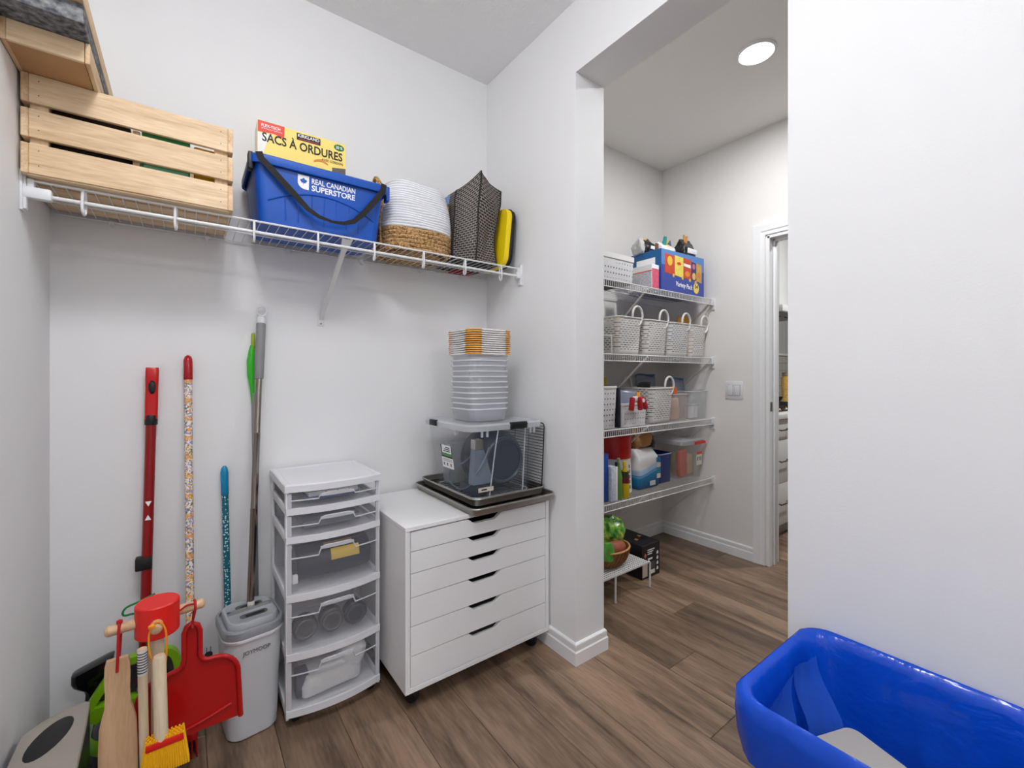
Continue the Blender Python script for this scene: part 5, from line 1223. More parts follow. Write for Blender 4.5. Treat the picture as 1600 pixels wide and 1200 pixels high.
q = G(); q.prism([(.01, .09), (.055, .082), (.04, .118)], -.022, -.018, 'y'); obj('blue_flap', q, mat('flap_blue', (70, 96, 160), .5), p2, local=True)
p3 = pouch('coffee_bag', 'black bag held shut by a wooden peg on the right of the snack box', (2.73, 1.71, bt_), .15, .11, .135, 'foil_black', 12)
q = G(); q.box(-.05, .055, -.064, -.058, .030, .062, bev=.002); q.bump(.004, 50); obj('white_label', q, 'white_print', p3, local=True)
q = G(); q.prism([(-.012, .10), (.004, .10), (.002, .16), (-.012, .17)], -.012, .0, 'y'); q.prism([(.000, .10), (.014, .10), (.032, .165), (.022, .168)], -.012, .0, 'y'); obj('peg', q, 'clip_wood', p3, local=True)

# ------------------------------------------------------------------ second shelf: woven baskets
Z = PS[1] + .0005
wb_proto = None
def woven(label, cx, cy, z, w, d, h, hx, group='white woven plastic baskets'):
    global wb_proto
    t = thing('woven_basket', label, 'basket', (cx, cy, z), 0, group)
    key = (w, d, h, hx)
    if wb_proto and wb_proto[0] == key:
        for o in wb_proto[1]: share(o, o.name.split('.')[0], t)
        return t
    def hz(p): return h
    q = G(); q.loft([(.0, w * .86, d * .88, .03), (.004, w * .88, d * .9, .032), (.024, w * .91, d * .92, .034), (h, w, d, .04)], 0, 0, 6, False, False); a = obj('walls', q, 'woven_slots', t, local=True)
    q = G(); q.loft([(0, w * .86, d * .88, .03), (.004, w * .88, d * .9, .032)], 0, 0, 6); b_ = obj('base', q, 'basket_white', t, local=True)
    q = G(); q.tube(rrect(w, d, .04, h, 0, 0, 6), .0045, 7, closed=True); c = obj('rim', q, 'basket_white', t, local=True)
    parts_ = [a, b_, c]
    for s in (-1, 1):
        q = G(); q.tube([(hx * (1) + .046 * math.cos(k), s * (d / 2 - .004) + (-.004 * s if math.sin(k) < 0 else 0), h + .014 + .056 * math.sin(k)) for k in (2 * PI * j / 24 for j in range(24))], .0068, 8, closed=True); parts_.append(obj('handle', q, 'basket_white', t, local=True))
    wb_proto = (key, parts_)
    return t
WX = (2.064, 2.324, 2.569, 2.792)
for x, lb in zip(WX, ('leftmost white woven basket on the second pantry shelf', 'second white woven basket from the left on the second pantry shelf', 'third white woven basket from the left on the second pantry shelf', 'white woven basket holding a yellow bag at the right end of the second pantry shelf')):
    woven(lb, x, 1.795, Z, .234 if x < 2.7 else .192, .335, .215, .064)
def jar(name, label, c, r, h, m_, cap, cat='jar'):
    t = thing(name, label, cat, c); q = G(); q.lathe([(r * .9, 0), (r, .004), (r, h * .75), (r * .75, h * .86), (r * .7, h * .88)], (0, 0, 0), 18); obj('body', q, m_, t, local=True)
    q = G(); q.lathe([(r * .74, h * .87), (r * .74, h), (r * .6, h)], (0, 0, 0), 18); obj('cap', q, cap, t, local=True); return t
jar('spice_jar', 'jar with a yellow cap in the leftmost woven basket', (2.075, 1.74, Z + .006), .030, .225, mat('jar_amber', (150, 110, 60), .3), 'label_yellow')
jar('sauce_bottle', 'bottle with a red cap in the second woven basket', (2.29, 1.76, Z + .006), .030, .228, mat('jar_brown', (110, 60, 40), .3), 'print_red')
jar('spice_jar', 'small jar with a grey lid in the second woven basket', (2.36, 1.76, Z + .006), .030, .222, 'jar_brown', mat('lid_taupe', (150, 138, 130), .4))
jar('dark_bottle', 'dark bottle in the third woven basket', (2.54, 1.76, Z + .006), .032, .215, mat('glass_dark', (40, 40, 50), .2), 'soft_black')
pouch('blue_pouch', 'crumpled teal blue pouch showing through the handle of the third basket', (2.60, 1.70, Z + .006), .10, .06, .215, mat('pouch_teal', (30, 120, 150), .35), 21)
p4 = pouch('noodle_bag', 'yellow food bag leaning out of the right-hand woven basket', (2.795, 1.755, Z + .006), .15, .08, .275, mat('bag_gold', (226, 160, 30), .35, var=(25, .08)), 31)
text('bag_lettering', 'nnnted', 'white_print', p4, (-.04, -.034, .190), (1, 0, .12), (0, .25, 1), .075, .020, bold=.01) if False else None
# wire rack and tins at the left end of the second shelf
wr = thing('shelf_riser', 'small white wire riser at the left end of the second pantry shelf', 'riser', (1.76, 1.78, Z))
q = G()
for y in (1.625, 1.94): q.tube([(1.60, y, Z + .1), (1.892, y, Z + .1)], .004, 7); q.tube([(1.888, y, Z + .1), (1.893, y, Z + .003)], .0045, 7); q.tube([(1.61, y, Z + .1), (1.61, y, Z + .003)], .0045, 7)
obj('riser_frame', q, 'white_metal', wr)
q = G()
for k in range(18): x = 1.605 + k * .0168; q.tube([(x, 1.625, Z + .1), (x, 1.94, Z + .1)], .0022, 5)
obj('riser_wires', q, 'white_metal', wr, kind='stuff')
for i, (x, c, lb) in enumerate(((1.80, (206, 176, 60), 'yellow tin standing on the small wire riser'), (1.70, (170, 60, 40), 'red tin standing on the small wire riser'))):
    t = thing('food_tin', lb, 'tin', (x, 1.70, Z + .1025)); q = G(); q.lathe([(.036, 0), (.038, .003), (.038, .10), (.036, .104), (.034, .102)], (0, 0, 0), 20); obj('can', q, mat('tin_%d' % i, c, .4, var=(40, .2)), t, local=True)
    q = G(); q.lathe([(.0385, .018), (.0385, .085)], (0, 0, 0), 20, False, False); obj('paper_label', q, mat('tin_label_%d' % i, tuple(min(255, v + 30) for v in c), .6, var=(60, .3)), t, local=True)
for i, x in enumerate((1.83, 1.74)):
    t = thing('food_tin', ('dark tin under the wire riser nearest the baskets', 'dark tin under the wire riser behind the wall corner')[i], 'tin', (x, 1.69, Z)); q = G(); q.lathe([(.034, 0), (.036, .003), (.036, .085), (.034, .088)], (0, 0, 0), 20); obj('can', q, mat('tin_dark', (74, 72, 66), .35, .3), t, local=True)
    q = G(); q.lathe([(.0365, .015), (.0365, .05)], (0, 0, 0), 20, False, False); obj('paper_label', q, mat('tin_lab_d', (150, 146, 90), .6, var=(60, .4)), t, local=True)

# ------------------------------------------------------------------ third shelf
Z = PS[2] + .0005
pierced('tall white pierced bin at the left end of the third pantry shelf', 1.822, 1.785, Z, .235, .33, .235)
pierced('low white pierced bin with red pegs clipped to it on the third pantry shelf', 2.085, 1.705, Z, .232, .18, .135)
woven('white woven basket with a loop handle on the third pantry shelf', 2.362, 1.782, Z, .234, .335, .215, .064)
pouch('snack_bag', 'yellow and black snack bag standing behind the low pierced bin', (2.075, 1.89, Z + .001), .20, .07, .275, mat('bag_yellow_black', (196, 160, 40), .4, var=(14, .5)), 41)
pouch('snack_bag', 'dark snack bag in the woven basket of the third shelf', (2.33, 1.74, Z + .006), .13, .07, .235, 'foil_black', 43)
for i, (x, y, w, d, h_, lb) in enumerate(((1.935, 1.735, .25, .19, .11, 'added dark block standing in for shade inside the wide pierced bin on the top shelf'), (1.822, 1.785, .19, .28, .19, 'added dark block standing in for shade inside the tall pierced bin'))):  # invented dark blocks, added so the bin holes look shaded inside
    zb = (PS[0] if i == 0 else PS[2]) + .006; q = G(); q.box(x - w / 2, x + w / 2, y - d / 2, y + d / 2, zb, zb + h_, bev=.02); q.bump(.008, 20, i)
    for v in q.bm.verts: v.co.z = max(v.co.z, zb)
    solo('shade_filler', q, mat('shade_filler_dark', (58, 52, 48), .6, var=(14, .3)), lb, 'filler', (x, y, zb))
for i, (x, lb) in enumerate(((2.066, 'added brown block standing in for shade low inside the leftmost woven basket'), (2.325, 'added brown block standing in for shade low inside the second woven basket'), (2.568, 'added brown block standing in for shade low inside the third woven basket'), (2.79, 'added brown block standing in for shade low inside the right-hand woven basket'), (2.362, 'added brown block standing in for shade low inside the woven basket of the third shelf'))):  # more invented blocks, their dark colour gives the basket slots their shade
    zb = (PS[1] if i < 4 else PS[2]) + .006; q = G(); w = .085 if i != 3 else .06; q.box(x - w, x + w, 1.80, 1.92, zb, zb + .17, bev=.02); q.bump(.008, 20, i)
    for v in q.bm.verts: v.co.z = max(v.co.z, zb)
    solo('shade_filler', q, 'shade_filler_dark', lb, 'filler', (x, 1.86, zb))
pg = thing('snack_packet', 'clear snack packet closed by red and white pegs in the low pierced bin', 'packet', (2.085, 1.69, Z + .006))
q = G(); q.box(-.095, .095, -.03, .03, 0, .20, bev=.015); q.bump(.012, 22, 5); obj('packet', q, mat('packet_haze', (150, 158, 176), .3, opacity=.75), pg, local=True)
q = G(); q.box(.05, .085, -.046, -.04, .16, .19); obj('orange_print', q, 'clip_orange', pg, local=True)
mat('peg_red', (170, 20, 28), .4)
for x, a in ((-.075, .15), (-.005, -.1), (.03, -.5)):
    q = G(); q.box(-.013, .013, -.012, .012, -.045, .03, bev=.006); q.xf(Matrix.Translation((x, -.112, .135)) @ Matrix.Rotation(a, 4, 'Y')); obj('peg', q, 'peg_red', pg, local=True)
q = G(); q.box(-.06, -.015, -.108, -.098, .14, .17, bev=.004); q.tube([(.012, -.125, .145), (.012, -.105, .145)], .012, 10); obj('white_clip', q, 'white_plastic', pg, local=True)
q = G(); q.box(1.9465, 1.9625, 1.62, 1.85, Z, Z + .225, bev=.002)
solo('navy_book', q, mat('navy_card', (24, 26, 44), .5), 'dark navy box standing between the two pierced bins', 'box', (1.955, 1.73, Z))
def tub(name, label, c, w, d, h, m_, lidm=None, cat='container', rot=0):
    t = thing(name, label, cat, c, rot); q = G(); q.loft([(0, w * .92, d * .92, .02), (.003, w * .94, d * .94, .022), (h, w, d, .025), (h, w - .005, d - .005, .023), (.004, w * .93, d * .93, .02)], 0, 0, 5); obj('tub', q, m_, t, local=True)
    q = G(); q.tube(rrect(w + .004, d + .004, .026, h - .004, 0, 0, 5), .004, 6, closed=True); obj('rim', q, 'tote_edge', t, local=True)
    return t
mat('clear_pink', (226, 214, 208), .25, opacity=.2); mat('clear_haze', (222, 224, 226), .2, opacity=.2)
tub('clear_tub', 'clear pinkish tub beside the woven basket on the third pantry shelf', (2.583, 1.76, Z), .185, .25, .175, 'clear_pink')
q = G(); q.loft([(.008, .12, .17, .03), (.06, .135, .18, .04), (.14, .125, .17, .04), (.165, .09, .1, .03)], 2.583, 1.76, 5); q.bump(.010, 22, 3)
for v in q.bm.verts: v.co.z = max(v.co.z, .005)
q.xf(Matrix.Translation((0, 0, Z)))
solo('bread_bag', q, mat('pastry_pink', (214, 180, 160), .6, var=(12, .15)), 'pinkish bag of baked goods inside the clear tub', 'bag', (2.583, 1.76, Z + .005))
q = G(); q.loft([(.176, .05, .05, .02), (.2, .055, .05, .02), (.222, .03, .03, .01)], 2.570, 1.69, 5); q.xf(Matrix.Translation((0, 0, Z)))
solo('orange_packet', q, mat('orange_pack', (236, 120, 40), .5), 'small orange packet on top of the pinkish bag', 'packet', (2.570, 1.69, Z + .176))
tub('clear_tub', 'clear tub of white paper cups at the right end of the third pantry shelf', (2.786, 1.75, Z), .184, .26, .19, 'clear_haze')
for i, (x, y) in enumerate(((2.750, 1.68), (2.818, 1.69))):
    t = thing('paper_cup', ('left white paper cup in the clear tub', 'right white paper cup in the clear tub')[i], 'cup', (x, y, Z + .006), group='white paper cups in the tub'); q = G(); q.lathe([(.024, 0), (.031, .085), (.033, .087), (.030, .085), (.023, .004)], (0, 0, 0), 20); obj('cup', q, 'white_print', t, local=True)
    q = G(); q.lathe([(.0335, .08), (.034, .088), (.0335, .092), (.001, .093)], (0, 0, 0), 20, False, True); obj('lid', q, 'tote_lid', t, local=True)
for i, (x, y, w, h_, lb) in enumerate(((2.62, 1.942, .21, .29, 'blue tinted zip bag standing behind the pinkish tub'), (2.786, 1.80, .15, .265, 'blue topped zip bag standing in the right-hand clear tub'))):
    t = thing('zip_bag', lb, 'bag', (x, y, Z + .006)); q = G(); q.loft([(0, w * .8, .06, .02), (.08, w * .86, .08, .03), (.18, w * .9, .05, .02), (h_ - .03, w, .012, .004), (h_, w * 1.02, .006, .002)], 0, 0, 5); q.bump(.010, 18, i + 2)
    mn = min(v.co.z for v in q.bm.verts)
    for v in q.bm.verts: v.co.z -= mn
    obj('film', q, mat('zip_film', (150, 168, 190), .2, opacity=.45), t, local=True, smooth=60)
    q = G(); q.tube(smoothp([(-w / 2, 0, h_ - .005), (-w / 4, .01, h_ + .004), (w / 4, -.008, h_ - .006), (w / 2 * .96, 0, h_ - .002)]), .008, 6); obj('zip_strip', q, mat('zip_blue', (44, 104, 150), .35), t, local=True)
    q = G(); q.tube(smoothp([(-w / 2, -.008, h_ - .024), (0, -.004, h_ - .02), (w / 2 * .96, -.008, h_ - .024)]), .003, 5); obj('zip_line', q, mat('zip_pink', (170, 110, 140), .35), t, local=True)

# ------------------------------------------------------------------ lowest shelf
Z = PS[3] + .0005
cn = thing('canister', 'white canister with a big red lid on the lowest pantry shelf', 'canister', (2.082, 1.765, Z))
q = G(); q.lathe([(.098, 0), (.102, .004), (.098, .12), (.094, .205), (.09, .21)], (0, 0, 0), 32); obj('body', q, mat('canister_white', (222, 218, 214), .4), cn, local=True)
q = G(); q.lathe([(.094, .205), (.098, .208), (.098, .335), (.093, .342), (.001, .342)], (0, 0, 0), 32); obj('lid', q, mat('lid_red', (176, 12, 16), .35), cn, local=True)
for k in range(5):
    a0 = -PI / 2 + .12; zz = .03 + k * .03
    q = G(); q.rings([[((.1035 - z * .042) * math.cos(a0 + s), (.1035 - z * .042) * math.sin(a0 + s), z) for z in (zz, zz + .02)] for s in (0, .08, .16)], closed=False); obj('print_mark', q, 'print_soft', cn, local=True)
sbag = thing('flour_bag', 'white and blue paper bag of dry food in the middle of the lowest shelf', 'bag', (2.300, 1.745, Z))
m, N, L, b = nodes_mat('wave_print')
tc = N.new('ShaderNodeTexCoord'); sp = N.new('ShaderNodeSeparateXYZ'); L.new(tc.outputs['Object'], sp.inputs[0])
mw = N.new('ShaderNodeMath'); mw.operation = 'MULTIPLY'; mw.inputs[1].default_value = .35; L.new(sp.outputs[0], mw.inputs[0])
sn = N.new('ShaderNodeMath'); sn.operation = 'SINE'; ms = N.new('ShaderNodeMath'); ms.operation = 'MULTIPLY'; ms.inputs[1].default_value = 14; L.new(sp.outputs[0], ms.inputs[0]); L.new(ms.outputs[0], sn.inputs[0])
ma = N.new('ShaderNodeMath'); ma.operation = 'MULTIPLY_ADD'; ma.inputs[1].default_value = -.018; L.new(sn.outputs[0], ma.inputs[0]); L.new(sp.outputs[2], ma.inputs[2])
cr = N.new('ShaderNodeValToRGB'); e = cr.color_ramp.elements; e[0].position = .0; e[0].color = lin((10, 84, 140)); e[1].position = .085; e[1].color = lin((20, 120, 172))
for p, c in ((.098, (110, 166, 206)), (.102, (30, 80, 150)), (.106, (150, 186, 214)), (.135, (176, 200, 220)), (.140, (228, 228, 228)), (.5, (234, 232, 230))): x = e.new(p); x.color = lin(c)
L.new(ma.outputs[0], cr.inputs[0]); L.new(cr.outputs[0], b.inputs['Base Color']); b.inputs['Roughness'].default_value = .5
q = G(); q.loft([(0, .20, .13, .015), (.01, .215, .145, .02), (.1, .225, .155, .025), (.19, .215, .135, .03), (.225, .18, .08, .02), (.24, .15, .04, .01)], 0, 0, 5); bmesh.ops.subdivide_edges(q.bm, edges=list(q.bm.edges), cuts=1, use_grid_fill=True); q.bump(.006, 18, 6)
for v in q.bm.verts: v.co.z = max(0, v.co.z)
obj('paper_bag', q, 'wave_print', sbag, local=True, smooth=60)
for k, c in enumerate(((30, 120, 170), (220, 214, 210), (40, 140, 170), (226, 214, 208))):
    q = G(); q.box(.068, .104, -.0785 if k < 3 else -.078, -.074, .155 - k * .034, .184 - k * .034); obj('nutrition_panel', q, mat('panel_%d' % k, c, .5), sbag, local=True, smooth=0)
q = G(); q.box(-.005, .045, -.082, -.077, .018, .045); obj('bag_badge', q, mat('badge_pale', (196, 206, 222), .5, var=(90, .3)), sbag, local=True, smooth=0)
pbg = pouch('paper_bag', 'crumpled brown paper bag lying on the blue and white food bag', (2.312, 1.765, Z + .238), .17, .12, .125, mat('kraft', (176, 128, 80), .8, var=(16, .12)), 51)
q = G(); q.loft([(.0, .05, .05, .01), (.03, .07, .06, .02), (.07, .05, .05, .02)], .07, -.03, 5); q.bump(.012, 30, 8); obj('dark_wrapper', q, 'foil_black', pbg, local=True)
tub('blue_tub', 'deep blue tub between the food bag and the clear box', (2.50, 1.79, Z), .15, .19, .19, mat('deep_blue', (14, 44, 120), .35))
q = G(); q.box(2.50, 2.535, 1.90, 1.985, Z, Z + .24, bev=.002)
solo('recipe_carton', q, mat('carton_red', (120, 50, 44), .5, var=(20, .3)), 'slim reddish carton behind the clear box with red handles', 'carton', (2.52, 1.94, Z))
q = G(); q.lathe([(.022, 0), (.028, .03), (.028, .12), (.012, .16), (.012, .19)], (2.39 + .03, 1.93, Z), 14)
solo('white_bottle', q, 'film_white', 'white bottle top behind the blue and white food bag', 'bottle', (2.42, 1.93, Z))
bx = thing('clear_box', 'clear lidded food box with red handles at the right of the lowest shelf', 'container', (2.752, 1.792, Z))
mat('box_clear', (222, 220, 216), .18, opacity=.2)
q = G(); q.loft([(0, .225, .26, .025), (.004, .23, .265, .028), (.235, .25, .285, .03)], 0, 0, 5, True, False); obj('body', q, 'box_clear', bx, local=True)
q = G(); q.loft([(.232, .252, .287, .03), (.232, .262, .297, .034), (.255, .262, .297, .034), (.262, .245, .28, .03)], 0, 0, 5, False, True); obj('lid', q, 'tote_lid', bx, local=True)
q = G(); q.rings([[(x, y, z) for y, z in ((-.150, .228), (-.162, .232), (-.162, .246), (-.150, .250))] for x in (.0, .02, .10, .115)]); obj('handle', q, 'print_red', bx, local=True)
q = G(); q.box(.035, .10, -.1425, -.1405, .085, .17); obj('front_label', q, mat('label_cream', (232, 222, 200), .6, var=(120, .2)), bx, local=True, smooth=0)
q = G(); q.box(.035, .10, -.1432, -.1424, .158, .174); obj('label_band', q, 'print_red', bx, local=True, smooth=0)
for k in range(3): q = G(); q.box(.042 + k * .019, .052 + k * .019, -.1434, -.1424, .115, .142); obj('label_print', q, 'print_soft', bx, local=True, smooth=0)
for nm, lb, x, y, w, d, h_, c in (('cracker_pack', 'orange red snack packet inside the clear box', 2.715, 1.72, .09, .05, .19, (206, 84, 56)), ('bread_loaf', 'tan loaf inside the clear box', 2.785, 1.76, .10, .12, .15, (206, 182, 144))):
    q = G(); q.box(x - w / 2, x + w / 2, y - d / 2, y + d / 2, Z + .006, Z + h_, bev=.02); q.bump(.008, 22, x)
    solo(nm, q, mat(nm, c, .55, var=(18, .15)), lb, 'food', (x, y, Z + .006))
def bottle(name, label, x, y, r, h_, m_, capm, cat='bottle'):
    t = thing(name, label, cat, (x, y, Z)); q = G(); q.lathe([(r * .9, 0), (r, .005), (r, h_ * .55), (r * .55, h_ * .75), (r * .36, h_ * .82), (r * .36, h_ * .9)], (0, 0, 0), 18); obj('body', q, m_, t, local=True)
    q = G(); q.lathe([(r * .42, h_ * .89), (r * .42, h_), (r * .3, h_)], (0, 0, 0), 14); obj('cap', q, capm, t, local=True); return t
t = bottle('oil_bottle', 'yellow oil bottle with a dark red label on the lowest shelf', 2.012, 1.632, .026, .205, mat('oil_yellow', (206, 176, 20), .2), 'label_yellow')
q = G(); q.lathe([(.0264, .085), (.0264, .12)], (0, 0, 0), 18, False, False); obj('label', q, mat('label_maroon', (110, 20, 24), .5), t, local=True)
q = G(); q.lathe([(.0262, .12), (.021, .15)], (0, 0, 0), 18, False, False); obj('neck_label', q, mat('label_dark', (40, 44, 20), .5), t, local=True)
bottle('oil_bottle', 'slim green bottle beside the yellow oil bottle', 1.958, 1.632, .022, .23, mat('glass_green', (104, 150, 70), .2, opacity=.85), mat('cap_sage', (150, 156, 130), .4))
q = G(); q.box(1.876, 1.912, 1.612, 1.65, Z, Z + .195, bev=.003)
t = solo('white_carton', q, mat('carton_pale', (196, 204, 222), .5, var=(70, .2)), 'slim pale blue carton at the front left of the lowest shelf', 'carton', (1.894, 1.63, Z))
q = G(); q.box(1.9145, 1.928, 1.612, 1.624, Z, Z + .19, bev=.002); t = thing('marker_tube', 'narrow white tube with a black cap beside the pale carton', 'tube', (1.921, 1.618, Z)); obj('tube', q, 'white_print', t)
q = G(); q.box(1.915, 1.9275, 1.6125, 1.6235, Z + .1905, Z + .215, bev=.003); obj('cap', q, 'black_print', t)
q = G(); q.box(1.80, 1.872, 1.63, 1.72, Z, Z + .265, bev=.003)
solo('blue_carton', q, mat('carton_blue', (30, 66, 150), .45, var=(40, .3)), 'blue and white carton at the far left of the lowest shelf', 'carton', (1.836, 1.675, Z))

# ------------------------------------------------------------------ pantry floor
ri = thing('riser_stand', 'low white pierced metal riser on the pantry floor', 'riser', (1.80, 1.62, 0))
RT = .150
holes_mat('pierced_metal', (232, 232, 230), .016, 1.0, .0, .0, 0, 0)
m, N, L, b = nodes_mat('pierced_sheet'); b.inputs['Base Color'].default_value = lin((232, 232, 230)); b.inputs['Roughness'].default_value = .4
tc = N.new('ShaderNodeTexCoord'); vo = N.new('ShaderNodeTexVoronoi'); vo.inputs['Scale'].default_value = 62; vo.inputs['Randomness'].default_value = 0; vo.voronoi_dimensions = '2D'; L.new(tc.outputs['Object'], vo.inputs['Vector'])
lt = N.new('ShaderNodeMath'); lt.operation = 'LESS_THAN'; lt.inputs[1].default_value = .36; L.new(vo.outputs['Distance'], lt.inputs[0])
tr = N.new('ShaderNodeBsdfTransparent'); mxs = N.new('ShaderNodeMixShader'); L.new(lt.outputs[0], mxs.inputs[0]); L.new(b.outputs[0], mxs.inputs[1]); L.new(tr.outputs[0], mxs.inputs[2]); L.new(mxs.outputs[0], N['Material Output'].inputs['Surface'])
q = G(); q.box(1.50, 2.075, 1.518, 1.745, RT - .002, RT); obj('top_sheet', q, 'pierced_sheet', ri, smooth=0)
q = G(); q.box(1.50, 2.075, 1.514, 1.519, RT - .012, RT + .001, bev=.001); q.box(1.50, 2.075, 1.744, 1.749, RT - .012, RT + .001, bev=.001); obj('side_rail', q, 'white_metal', ri)
for x, bend in ((2.088, True), (1.797, False), (1.505, False)):
    for y in (1.517, 1.746):
        q = G(); q.tube([(x - .02, y, RT - .003), (x - .008, y, RT - .004), (x - .001, y, RT - .012), (x, y, RT - .025), (x, y, .002)] if bend else [(x, y, RT - .004), (x, y, .002)], .0055, 8); obj('leg', q, 'white_metal', ri)
wbk = thing('wicker_bowl', 'brown wicker bowl of vegetables on the white riser', 'bowl', (1.872, 1.635, RT + .0005))
q = G(); q.lathe([(.07, .0), (.09, .004), (.118, .04), (.132, .088), (.134, .095), (.128, .094), (.112, .042), (.085, .008), (.001, .006)], (0, 0, 0), 32, True, True, sy=.78); obj('shell', q, mat('wicker_brown', (126, 86, 48), .7, var=(60, .4), bump=(120, .8)), wbk, local=True)
for k in range(30):
    a = 2 * PI * k / 30; q = G(); q.tube(smoothp([(r * math.cos(a + t_), r * .78 * math.sin(a + t_), z) for r, z, t_ in ((.088, .004, -.10), (.117, .034, 0), (.131, .07, .1), (.135, .093, .16))], 3), .0036, 5); obj('wicker_strand', q, 'wicker_brown', wbk, local=True)
q = G(); q.tube([(.134 * math.cos(a), .134 * .78 * math.sin(a), .094) for a in (2 * PI * k / 36 for k in range(36))], .0055, 7, closed=True); obj('rim', q, mat('wicker_tan', (182, 136, 84), .7, var=(60, .3)), wbk, local=True)
q = G(); q.lathe([(.001, -.08), (.03, -.07), (.046, -.03), (.048, .02), (.03, .065), (.001, .08)], (0, 0, 0), 20); q.bump(.005, 22, 1); q.xf(Matrix.Translation((1.885, 1.60, RT + .088)) @ Matrix.Rotation(PI / 2, 4, 'Y'))
solo('sweet_potato', q, mat('yam_skin', (150, 78, 54), .6, var=(30, .15)), 'reddish brown sweet potato in the wicker bowl', 'vegetable', (1.885, 1.60, RT + .05))
m, N, L, b = nodes_mat('green_bag'); tc = N.new('ShaderNodeTexCoord'); nz = N.new('ShaderNodeTexNoise'); nz.inputs['Scale'].default_value = 26; nz.inputs['Detail'].default_value = 3; L.new(tc.outputs['Object'], nz.inputs[0])
cr = N.new('ShaderNodeValToRGB'); e = cr.color_ramp.elements; e[0].position = .3; e[0].color = lin((26, 62, 22)); e[1].position = .72; e[1].color = lin((236, 220, 120))
for p, c in ((.42, (62, 128, 36)), (.55, (120, 170, 56)), (.64, (200, 196, 90))): x = e.new(p); x.color = lin(c)
L.new(nz.outputs[0], cr.inputs[0]); L.new(cr.outputs[0], b.inputs['Base Color']); b.inputs['Roughness'].default_value = .25
q = G(); q.loft([(.07, .14, .09, .03), (.10, .20, .15, .05), (.16, .22, .17, .06), (.215, .17, .13, .05), (.235, .09, .07, .02)], 1.905, 1.682, 6); bmesh.ops.subdivide_edges(q.bm, edges=list(q.bm.edges), cuts=1, use_grid_fill=True); q.bump(.022, 16, 3); q.xf(Matrix.Translation((0, 0, RT)))
solo('produce_bag', q, 'green_bag', 'shiny green printed produce bag piled in the wicker bowl', 'bag', (1.885, 1.672, RT + .07))
q = G(); q.loft([(.06, .07, .05, .02), (.10, .08, .06, .02), (.145, .05, .04, .02)], 1.80, 1.575, 5); q.bump(.012, 22, 5); q.xf(Matrix.Translation((0, 0, RT)))
solo('leafy_bundle', q, mat('leaf_green', (84, 150, 58), .35, var=(24, .4)), 'bright green leafy bundle at the left rim of the wicker bowl', 'vegetable', (1.80, 1.575, RT + .06))
bb = thing('black_carton', 'black printed carton on the pantry floor beside the riser', 'box', (2.20, 1.73, 0))
mat('carton_black', (20, 20, 26), .45)
q = G(); q.box(2.118, 2.286, 1.592, 1.87, .0005, .196, bev=.001, seg=1); obj('carton', q, 'carton_black', bb, smooth=0)
f = 1.592
def bf(name, x0, x1, z0, z1, m_, e=.0005): q = G(); q.box(x0, x1, f - e, f, z0, z1); return obj(name, q, m_, bb, smooth=0)
bf('barcode_label', 2.122, 2.168, .012, .098, mat('label_putty', (196, 182, 170), .6, var=(160, .15)))
bf('white_panel', 2.182, 2.238, .018, .042, mat('panel_cream', (226, 216, 206), .6))
for k in range(3): bf('printed_line', 2.168, 2.235 - .012 * k, .160 - .012 * k, .165 - .012 * k, 'white_print')
bf('printed_line', 2.172, 2.215, .104, .114, 'white_print')
for k in range(5): bf('printed_line', 2.185, 2.238, .052 + .008 * k, .055 + .008 * k, mat('print_dim', (110, 110, 114), .6))
q = G(); q.prism([(2.148, .150), (2.161, .135), (2.148, .120), (2.135, .135)], f, f - .0006, 'y'); obj('diamond_mark', q, mat('mark_copper', (190, 110, 80), .5), bb, smooth=0)
for k in range(4): q = G(); z = .030 + k * .031; q.prism([(2.256, z), (2.272, z), (2.272, z + .012), (2.267, z + .020), (2.261, z + .018), (2.256, z + .010)], f, f - .0006, 'y'); obj('pictogram', q, 'white_print', bb, smooth=0)
for x, y in ((2.17, 1.67), (2.235, 1.70), (2.15, 1.78)): q = G(); q.prism([(x, y), (x + .028, y + .006), (x + .022, y + .028), (x + .004, y + .022)], .196, .1966, 'z'); obj('top_print', q, 'label_tan', bb, smooth=0)
bf('side_print', 2.1195, 2.12, .02, .05, 'print_dim')

# ------------------------------------------------------------------ light switch
sw_ = thing('light_switch', 'white double rocker light switch on the pantry wall', 'switch', (XP, 1.456, 1.09))
q = G(); q.box(XP - .006, XP, 1.398, 1.514, 1.033, 1.148, bev=.003); obj('plate', q, 'white_plastic', sw_)
for y in (1.433, 1.479): 
    q = G(); q.prism([(1.072 - 0, 0)], 0, 0) if False else q.box(XP - .010, XP - .005, y - .017, y + .017, 1.056, 1.125, bev=.002); obj('rocker', q, 'white_plastic', sw_)
    q = G(); q.box(XP - .0066, XP - .006, y - .0185, y + .0185, 1.0545, 1.1265); obj('rocker_gap', q, 'print_soft', sw_, smooth=0)
